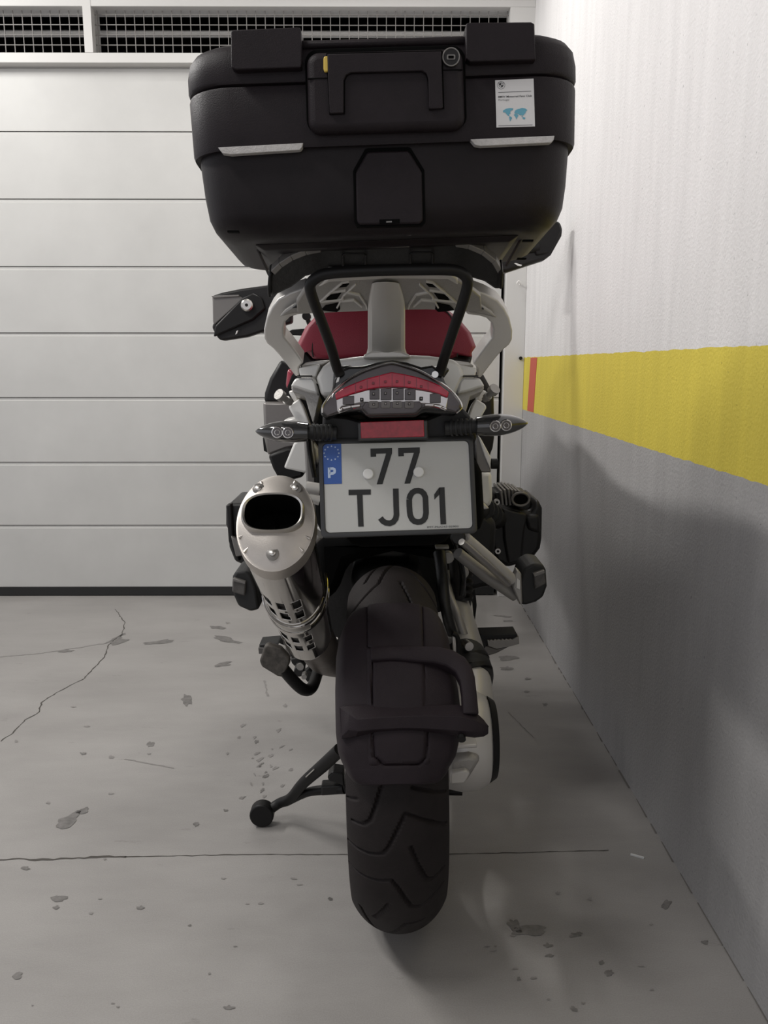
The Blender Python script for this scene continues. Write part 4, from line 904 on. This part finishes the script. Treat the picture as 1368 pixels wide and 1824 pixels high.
# --- cast grab rails
railL = [(545, 512), (540, 513), (518, 521), (496, 533), (484, 548), (475, 566), (470, 588), (471, 604), (476, 613), (486, 621), (498, 634), (512, 652), (527, 672), (533, 670), (532, 655), (541, 646), (531, 632), (520, 617), (506, 600), (505, 585), (508, 574), (517, 565), (530, 561), (550, 559), (560, 545)]
railR = mir(railL, 0); railR = [(x+2, y+2) for x, y in railR]
for s, rl in ((0, railL), (1, railR)):
    mb = MB(); mb.slab(rl, (1.21, 1.03, -.6), .032); ra = part(mb, 'grab_rail', 'silver', bevel=.007, seg=3)
    f = (lambda q: q) if s == 0 else (lambda q: [(x+2, y+2) for x, y in mir(q)])
    mb = MB(); mb.slab(f([(543, 530), (508, 553), (497, 566), (520, 560), (548, 556), (552, 535)]), (1.195, 1.03, -.6), .01); part(mb, 'rail_recess_shade', 'cast', ra, bevel=.003)  # darker raised patches stand for the shade inside the rail recess
    mb = MB(); mb.slab(f([(541, 535), (523, 547), (520, 550), (541, 547)]), (1.192, 1.03, -.6), .005); part(mb, 'rail_recess_shade', 'engine', ra, bevel=.001)
# rack plate, seen from beneath
RK = (1.06, 1.105, -3.0)
mb = MB(); mb.slab([(548, 508), (582, 497), (690, 492), (800, 495), (832, 510), (856, 530), (858, 556), (760, 552), (690, 553), (600, 557), (530, 560), (528, 540)], RK, .008); rk = part(mb, 'luggage_rack', 'cast', bevel=.002)
RK2 = (RK[0]-.004, RK[1], RK[2]); RK3 = (RK[0]-.008, RK[1], RK[2])
mb = MB(); mb.slab([(567, 513), (585, 496), (583, 488), (800, 487), (814, 498), (816, 509), (797, 498), (690, 497), (587, 503)], RK3, .01); part(mb, 'rack_lip', 'silver', rk, bevel=.002)
def rackholes(f):
    for q in ([(584, 527), (603, 524), (608, 522), (598, 536), (580, 538)], [(604, 508), (622, 506), (617, 511), (600, 513)], [(580, 545), (604, 540), (606, 551), (600, 556), (572, 553)]):
        mb = MB(); mb.slab(f(q), RK2, .003); part(mb, 'rack_opening', 'void', rk)
    for q in ([(565, 544), (590, 522), (610, 505), (622, 503)], [(600, 550), (612, 528), (634, 508)], [(572, 539), (612, 535)], [(588, 522), (616, 519)], [(616, 522), (640, 527), (652, 545), (654, 552)], [(606, 538), (630, 536), (645, 548)]):
        mb = MB(); mb.band(f(q), 3, RK3, .006); part(mb, 'rack_rib', 'silver', rk, bevel=.0008)
both(lambda fx, s: rackholes(lambda q: fx(q)))
# central stem
mb = MB(); rings = []
for (xl_, xr_, y, Y) in [(662, 712, 503, 1.06), (658, 718, 520, 1.09), (655, 722, 540, 1.12), (655, 722, 580, 1.15), (655, 722, 620, 1.18), (650, 728, 640, 1.2)]:
    a = Vector(P(xl_, y, Y)); b_ = Vector(P(xr_, y, Y)); w_ = b_-a; ym = Vector((0, 1, 0))
    rings.append([a+ym*.03, a+ym*.006, a+w_*.12-ym*.002, a+w_*.44-ym*.008, a+w_*.56-ym*.008, a+w_*.88-ym*.002, b_+ym*.006, b_+ym*.03])
mb.loft(rings); part(mb, 'rack_stem', 'silver', smooth=25, bevel=.002)
mb = MB(); mb.slab([(648, 632), (660, 626), (690, 624), (715, 626), (730, 632), (732, 638), (646, 639)], 1.18, .04); part(mb, 'stem_foot', 'silver', bevel=.003)

# black carrier hoop
mb = MB(); hoop = [(606, 668, 1.12), (600, 655, 1.115), (590, 620, 1.09), (574, 576, 1.06), (560, 540, 1.035), (553, 518, 1.02), (553, 506, 1.012), (562, 496, 1.008), (580, 488, 1.005), (620, 484, 1.0), (691, 481, 1.0), (770, 480, 1.0), (805, 481, 1.005), (822, 486, 1.008), (832, 497, 1.012), (832, 512, 1.02), (824, 540, 1.035), (812, 575, 1.06), (797, 620, 1.09), (787, 652, 1.115), (783, 668, 1.12)]
mb.tube([P(*q) for q in hoop], .0068, 16, smooth=4); hp_ = part(mb, 'carrier_hoop', 'tube', smooth=60)
for x in (612, 780):
    mb = MB(); mb.slab([(x-18, 664), (x-12, 654), (x+10, 650), (x+22, 658), (x+12, 672), (x-12, 692), (x-20, 690)], 1.13, .03); mb.build('hoop_foot', 'tube', hp_, bevel=.005) if False else part(mb, 'hoop_foot', 'gloss_black', hp_, bevel=.005)
mb = MB(); c = P(775, 667, 1.09); mb.tube([c, Vector(c)+Vector((0, .01, 0))], .0045, 12); part(mb, 'hoop_bolt', 'chrome', hp_)
mb = MB(); mb.slab([(598, 682), (602, 670), (605, 672), (603, 680)], 1.12, .01); part(mb, 'hoop_bolt', 'steel', hp_)

# case carrier plate: black body with curved grey edge
CP = (1.03, 1.13, -1.2)
mb = MB(); mb.slab([(478, 500), (480, 488), (492, 475), (520, 452), (560, 436), (620, 430), (760, 428), (825, 434), (865, 450), (888, 470), (897, 490), (895, 515), (882, 517), (862, 503), (838, 496), (800, 478), (691, 476), (590, 482), (545, 494), (520, 513), (497, 524), (482, 532)], CP, .012); cpz = part(mb, 'case_carrier', 'engine', bevel=.004, seg=2)
CP2 = (CP[0]-.006, CP[1], CP[2])
def curve_edge(q, m='grey', w=9): mb = MB(); mb.band(q, w, CP2, .012); part(mb, 'carrier_edge', m, cpz, bevel=.001)
curve_edge([(486, 487), (500, 473), (520, 460), (545, 450), (571, 445)], w=10)
curve_edge([(812, 436), (835, 440), (860, 451), (880, 467), (891, 486)], w=9)
curve_edge([(575, 443), (600, 438), (626, 436)], 'black', 8); curve_edge([(757, 432), (785, 432), (810, 436)], 'black', 8)
mb = MB(); mb.slab([(478, 492), (484, 488), (484, 500), (482, 532), (477, 530), (476, 515)], (CP2[0]-.003, CP[1], CP[2]), .02); part(mb, 'carrier_end', 'tube', cpz, bevel=.002)
mb = MB(); mb.slab([(888, 486), (895, 480), (897, 490), (895, 516), (889, 516)], (CP2[0]-.003, CP[1], CP[2]), .02); part(mb, 'carrier_end', 'tube', cpz, bevel=.002)
for x0_, y0_ in ((611, 452), (731, 450)):
    mb = MB(); q = [(x0_, y0_+2), (x0_+4, y0_), (x0_+36, y0_), (x0_+40, y0_+2), (x0_+40, y0_+24), (x0_+36, y0_+27), (x0_+6, y0_+27), (x0_, y0_+24), (x0_, y0_+2)]
    mb.tube([P(x, y, (CP[0]-.008, CP[1], CP[2])) for x, y in q], .0015, 8); part(mb, 'carrier_buckle', 'black', cpz)
mb = MB(); mb.slab([(654, 428), (728, 426), (730, 441), (655, 443)], (CP2[0]-.004, CP[1], CP[2]), .01); part(mb, 'carrier_latch', 'grey', cpz, bevel=.001)

# ------------------------------------------------------------ top case
CY = .93
cz0 = P(684, 400, CY).z
top = empty('top_case', (.004, CY+.17, cz0), 'large black hard top case with white sticker and yellow tab, mounted on the rear carrier', 'top case')
CL = math.radians(2.0)
def cw(x, y, z):   # case frame -> world (lean about its bottom centre)
    return Vector((.0045+x*math.cos(CL)-(z-1.25)*math.sin(CL)*1.0, y, 1.25+(z-1.25)*math.cos(CL)+x*math.sin(CL)))
def csec(z, hw, yr, yf, r, n=8):
    pts = []
    fl = .014
    for cx_, cy_, a0 in ((hw-r, yr+r, -90), (hw-r+fl, yf-r, 0), (-hw+r-fl, yf-r, 90), (-hw+r, yr+r, 180)):
        for k in range(n+1):
            a = math.radians(a0+90*k/n); pts.append(cw(cx_+r*math.cos(a), cy_+r*math.sin(a), z))
    return pts
def Zc(y): return P(684, y, CY).z
zb = Zc(412); zt = Zc(64); zseam = Zc(141); zstep = Zc(256)
f_ = 1.0
def hwp(px, y): return px/FPX*(ray(684, y).length and CY/ray(684, y).y)
h1 = hwp(343, 140)
# lower tub
mb = MB(); yb = CY+.006; YF = CY+.36
mb.loft([csec(zb, 0.1705, yb+.032, YF-.03, .05), csec(zb+.001, 0.1805, yb+.022, YF-.02, .052), csec(zb+.006, 0.1915, yb+.011, YF-.01, .055), csec(zb+.014, 0.1990, yb+.005, YF-.004, .057), csec(zb+.026, 0.2040, yb+.001, YF-.001, .058), csec(zb+.05, 0.2070, yb, YF, .056),
         csec(zstep-.004, 0.2090, yb, YF, .052), csec(zstep+.01, 0.2085, yb, YF, .052)])
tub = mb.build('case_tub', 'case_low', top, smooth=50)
# middle shell
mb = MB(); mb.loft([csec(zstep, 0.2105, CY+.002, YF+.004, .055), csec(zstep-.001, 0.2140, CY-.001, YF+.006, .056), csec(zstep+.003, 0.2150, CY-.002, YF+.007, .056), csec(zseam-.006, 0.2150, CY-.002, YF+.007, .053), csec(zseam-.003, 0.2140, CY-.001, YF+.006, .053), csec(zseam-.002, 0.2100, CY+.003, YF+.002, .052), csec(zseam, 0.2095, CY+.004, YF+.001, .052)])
shell = mb.build('case_shell', 'case', top, smooth=50)
# lid
mb = MB(); zt += .002; mb.loft([csec(zseam-.0015, .210, CY+.003, YF+.002, .052), csec(zseam, .2145, CY-.001, YF+.006, .053), csec(zseam+.003, .2155, CY-.002, YF+.007, .053), csec(zt-.026, .215, CY-.002, YF+.006, .052),
    csec(zt-.014, .2125, CY, YF+.004, .05), csec(zt-.006, .207, CY+.005, YF-.002, .048), csec(zt-.001, .198, CY+.013, YF-.01, .045), csec(zt+.001, .185, CY+.028, YF-.03, .04)])
lid = mb.build('case_lid', 'case', top, smooth=50)
CF = CY-.002
# lid brackets ("ears")
for q in ([(412, 120), (411, 56), (414, 53), (533, 48), (536, 52), (537, 112), (536, 120), (420, 124)], [(830, 104), (830, 43), (833, 40), (946, 39), (952, 42), (954, 98), (955, 106), (838, 110)]):
    mb = MB(); mb.slab(q, CF-.012, .12); mb.build('lid_bracket', 'case', lid, bevel=.003, seg=3)
mb = MB(); mb.slab([(530, 70), (832, 62), (834, 78), (530, 86)], CF-.0005, .1); mb.build('lid_ridge', 'case', lid, bevel=.01, seg=3)
# latch housing
def rot(pts, cx, cy, a=-1.6):
    a = math.radians(a); return [(cx+(x-cx)*math.cos(a)-(y-cy)*math.sin(a), cy+(x-cx)*math.sin(a)+(y-cy)*math.cos(a)) for x, y in pts]
def crr(x0, y0, x1, y1, r, n=7): return rot(rrect(x0, y0, x1, y1, r, n), (x0+x1)/2, (y0+y1)/2)
mb = MB(); mb.slab(crr(544.5, 83.5, 830, 235, 25), CF-.0015, .01); mb.build('handle_recess', 'void', shell, bevel=.0008) 
mb = MB(); mb.slab(crr(547, 87, 827.5, 232, 22), CF-.016, .02); hd = mb.build('latch_housing', 'case', top, bevel=.008, seg=4)
yH = CF-.0165
mb = MB(); mb.band(rot([(548, 140), (585, 139)], 687, 159, 0), 2.2, yH, .002); mb.band([(788, 125), (824, 124)], 1.8, yH, .002); mb.build('housing_seam', 'void', hd)
hnd = [(583, 96), (786, 91), (789, 191), (787, 193), (767, 194), (764, 192), (763, 140), (760, 131), (752, 126), (625, 129), (616, 134), (612, 143), (612, 201), (589, 202), (587, 200), (584, 130)]
mb = MB(); mb.slab([(581, 94.5), (788.5, 89.5), (791.5, 194), (764, 196.5), (761, 140), (758, 133), (751, 128.5), (626, 131.5), (618, 136), (614.5, 144), (614.5, 203.5), (586.5, 204.5)], yH-.0003, .003); mb.build('handle_gap', 'void', hd)
mb = MB(); mb.slab(hnd, yH-.004, .006); mb.build('carry_handle', 'case', top, bevel=.0012)
mb = MB(); mb.slab([(577, 100), (584.5, 99.5), (585, 127), (578, 128), (576, 122), (576, 105)], yH-.003, .006); mb.build('release_tab', 'yellow', top, bevel=.001)
c = Vector(P(803.5, 102, yH-.002)); mb = MB(); mb.tube([c+Vector((0, .004, 0)), c, c+Vector((0, -.001, 0))], [.0092, .0092, .0085], 28); lk = mb.build('lock', 'black', top)
mb = MB(); mb.tube([c+Vector((.0085*math.cos(q), -.001, .0085*math.sin(q))) for q in [2*math.pi*j/28 for j in range(29)]], .0007, 6); mb.build('lock_ring', 'grey', lk)
mb = MB(); mb.slab(rrect(796, 97, 811, 106, 2, 2), yH-.0036, .001); mb.build('keyhole_plate', 'grey', lk)
mb = MB(); mb.slab(rrect(798.5, 99, 808.5, 104, 1, 2), yH-.004, .001); mb.build('keyhole', 'void', lk)
# reflectors
for q in ([(388, 262.5), (540, 254.5), (538, 262), (534, 267), (410, 275), (396, 273)], [(838, 248), (988, 241.5), (986, 250), (981, 254), (856, 260), (846, 258)]):
    mb = MB(); mb.slab(q, CF-.003, .01); mb.build('reflector_strip', 'refl_white', top, bevel=.0006)
# lower cover plate
oct_ = [(650, 266), (655, 264), (728, 262), (732, 264), (754, 300), (756, 303), (758, 395), (752, 402), (636, 404), (631, 396), (629, 305), (631, 300)]
mb = MB(); mb.slab(oct_, yb-.0008, .01); mb.build('plate_groove', 'void', tub)
def shrink(q, k, c=(694, 335)): return [(c[0]+(x-c[0])*k, c[1]+(y-c[1])*k) for x, y in q]
mb = MB(); mb.slab([(x, y+1) for x, y in shrink(oct_, .93)], yb-.003, .01); pc = mb.build('bottom_latch_plate', 'case', top, bevel=.003, seg=3)
mb = MB(); mb.slab([(676, 391), (712, 390), (712, 398), (676, 399)], yb-.0035, .003); mb.build('latch_notch', 'void', pc)
mb = MB(); mb.slab([(688, 394), (698, 393.5), (698, 396), (688, 396.5)], yb-.004, .002); mb.build('latch_notch', 'grey', pc)
for x, y in ((656.5, 419), (727, 417.5)):
    mb = MB(); c = Vector(P(x, y, yb+.03)); mb.tube([c+Vector((-.0035, 0, 0)), c+Vector((.0035, 0, 0))], .0012, 8); mb.build('hinge_pin', 'steel', top)
# belly: sloped keel plates beneath the tub and ribs
mb = MB(); bot = [(448, 407), (500, 411), (630, 414), (760, 411), (880, 402), (942, 396), (905, 470), (880, 462), (830, 438), (760, 428), (620, 430), (560, 436), (520, 450), (490, 474), (479, 492)]
BF = (yb+.05, zb, -9.0)
mb.slab(bot, BF, .006) if False else None
mb = MB(); mb.tube([Vector(P(442, 407, yb+.04)), Vector(P(479, 489, 1.12))], .002, 8); mb.tube([Vector(P(948, 392, yb+.04)), Vector(P(902, 472, 1.12))], .002, 8); mb.build('belly_rib', 'case', tub)
z_b = zb
def belly(x0_, x1_, y0_, y1_, dz): 
    mb = MB(); v = [cw(a, b_, z_b-c_) for a, b_, c_ in ((-x0_, y0_, 0), (x0_, y0_, 0), (x1_, y1_, 0), (-x1_, y1_, 0), (-x0_+.01, y0_+.01, dz), (x0_-.01, y0_+.01, dz), (x1_-.01, y1_, dz), (-x1_+.01, y1_, dz))]
    mb.add(v, [(0, 1, 2, 3), (4, 7, 6, 5), (0, 4, 5, 1), (1, 5, 6, 2), (2, 6, 7, 3), (3, 7, 4, 0)]); mb.build('belly_keel', 'case_low', tub, bevel=.002)
belly(.155, .17, yb+.055, YF-.06, .006)
mb = MB()
for (x, y) in ((416, 413), (430, 445), (443, 472), (940, 429), (929, 461)):
    d = ray(x, y); t = (z_b-.0005-CAM.z)/d.z; c = CAM+d*t
    mb.box((c.x-.006, c.y-.004, c.z-.001), (c.x+.006, c.y+.004, c.z+.001))
mb.build('drain_slot', 'void', tub)
# sticker
SP = CF-.0008
st_ = [(882, 143), (950.5, 140), (953, 225), (884.5, 227)]
mb = MB(); mb.slab(st_, SP, .001); sk = mb.build('sticker', 'sticker', top)
SI = SP-.0003
k4 = lambda pts: [(870+x/13.68, 130+y/13.68) for x, y in pts]
mb = MB(); mb.band(k4([(240, 472), (1040, 440)]), .9, SI, .0002); mb.band(k4([(245, 1285), (1075, 1262)]), .9, SI, .0002); mb.build('sticker_rule', 'stink', sk)
rl = k4(ell(310, 295, 92, 92, 32)); mb = MB()
mb.band(rl+rl[:1], .45, SI, .0002); r2_ = k4(ell(310, 295, 52, 52, 24)); mb.band(r2_+r2_[:1], .6, SI, .0002); mb.build('roundel', 'stink', sk)
mb = MB(); mb.slab(k4([(310, 295)]+arc(310, 295, 50, 50, 90, 180, 6)), SI, .0002); mb.slab(k4([(310, 295)]+arc(310, 295, 50, 50, 270, 360, 6)), SI, .0002); mb.build('roundel_quarter', 'stdark', sk)
s_u = Vector((-.03, 0, 1)).normalized()
for i, ch_ in enumerate('BMW'):
    a = math.radians(135-45*i); cx_, cy_ = 310+71*math.cos(a), 295-71*math.sin(a)
    rr_ = Vector((math.sin(a), 0, -math.cos(a))); uu = Vector((math.cos(a), 0, math.sin(a)))
    c = Vector(P(*k4([(cx_-10*math.cos(a), cy_+10*math.sin(a))])[0], SI)); hw_ = .00078
    text3(ch_, .0016, c-rr_*hw_, c+rr_*hw_, uu, 'stdark', sk, 'roundel_letter')
text3('BMW Motorrad Fans Club', .0026, P(*k4([(240, 604)])[0], SI), P(*k4([(1055, 574)])[0], SI), s_u, 'stdark', sk, 'sticker_title', bold=.012)
text3('Portugal', .0024, P(*k4([(245, 678)])[0], SI), P(*k4([(505, 670)])[0], SI), s_u, 'stink', sk, 'sticker_subtitle')
lands = [[(355, 915), (430, 870), (520, 855), (600, 862), (575, 900), (545, 920), (530, 960), (540, 985), (500, 1010), (515, 1050), (480, 1045), (440, 1000), (410, 960), (360, 960)],
         [(560, 870), (605, 862), (590, 905), (570, 915)], [(512, 1055), (555, 1065), (578, 1100), (550, 1140), (530, 1180), (515, 1130), (508, 1085)],
         [(635, 960), (650, 915), (700, 885), (760, 870), (820, 850), (900, 865), (950, 905), (915, 930), (905, 970), (870, 1010), (835, 1045), (800, 1020), (770, 1030), (740, 1005), (700, 990), (640, 985)],
         [(620, 1025), (640, 995), (700, 1000), (735, 1035), (705, 1080), (680, 1130), (660, 1075)], [(825, 1085), (870, 1075), (905, 1095), (880, 1130), (845, 1120)], [(800, 1050), (830, 1055), (850, 1070), (820, 1068)]]
mb = MB()
for l in lands: mb.slab(k4(l), SI, .0002)
mb.build('world_map', 'cyan', sk)

# ------------------------------------------------------------ side stand
mb = MB(); ft = FL(464, 1471); fz = .024
F0 = Vector((ft.x+.004, ft.y+.005, .0))
mb.tube([F0+Vector((-.0, -.014, .0275)), F0+Vector((0, .014, .0275))], .0265, 24); sd = part(mb, 'side_stand', 'tube', bevel=.003)
mb = MB(); mb.tube([F0+Vector((.012, 0, .032)), P(497, 1431, 1.66), P(518, 1422, 1.64), P(540, 1395, 1.6), P(575, 1364, 1.56), P(606, 1335, 1.52)], [.011, .011, .012, .012, .0135, .0135], 16, smooth=4); part(mb, 'stand_leg', 'tube', sd)
mb = MB(); mb.tube([P(512, 1428, 1.645), P(545, 1412, 1.62), P(575, 1407, 1.6), P(614, 1404, 1.58)], [.009, .0095, .0105, .012], 14, smooth=3); part(mb, 'stand_brace', 'tube', sd)
mb = MB(); mb.slab([(572, 1401), (616, 1398), (618, 1415), (572, 1418)], 1.575, .03); part(mb, 'stand_pivot', 'engine', sd, bevel=.003)
mb = MB(); mb.slab([(583, 1385), (592, 1375), (612, 1378), (614, 1402), (598, 1395), (586, 1392)], 1.57, .04); part(mb, 'stand_pivot', 'engine', sd, bevel=.003)
mb = MB(); mb.tube([P(515, 1427, 1.63), P(538, 1397, 1.59)], .0016, 8); mb.tube([P(545, 1384, 1.573), P(560, 1370, 1.555)], .0014, 8); part(mb, 'stand_edge', 'steel', sd)
mb = MB(); mb.tube([P(770, 1409, 1.6), P(823, 1410, 1.6)], .0085, 12); part(mb, 'centre_stand_foot', 'tube')
mb = MB(); mb.box((-.065, 1.76, .2), (.095, 2.45, .56)); part(mb, 'gearbox', 'engine', bevel=.03)
mb = MB(); mb.tube([P(500, 1152, 1.98), (-.05, 2.0, .33)], .011, 12); part(mb, 'peg_mount', 'engine', lp)
mb = MB(); mb.tube([P(856, 1150, 1.98), (.08, 2.0, .33)], .013, 12); part(mb, 'peg_mount', 'engine', rp_)
mb = MB(); mb.tube([P(566, 1196, 1.7), (-.05, 1.82, .32)], .012, 12); part(mb, 'lever_mount', 'tube', lv)
mb = MB(); mb.tube([P(450, 1052, 1.63), P(505, 1010, 1.63), P(568, 950, 1.6)], .012, 12); part(mb, 'peg_bracket', 'silver')
mb = MB(); mb.tube([(-.05, 1.62, .24), (-.04, 1.85, .27)], .016, 12); part(mb, 'stand_mount', 'engine', sd)
mb = MB(); mb.tube([(.09, 1.6, .2), (.05, 1.85, .26)], .012, 12); part(mb, 'centre_stand_leg', 'tube')
print('objects', len(bpy.data.objects))
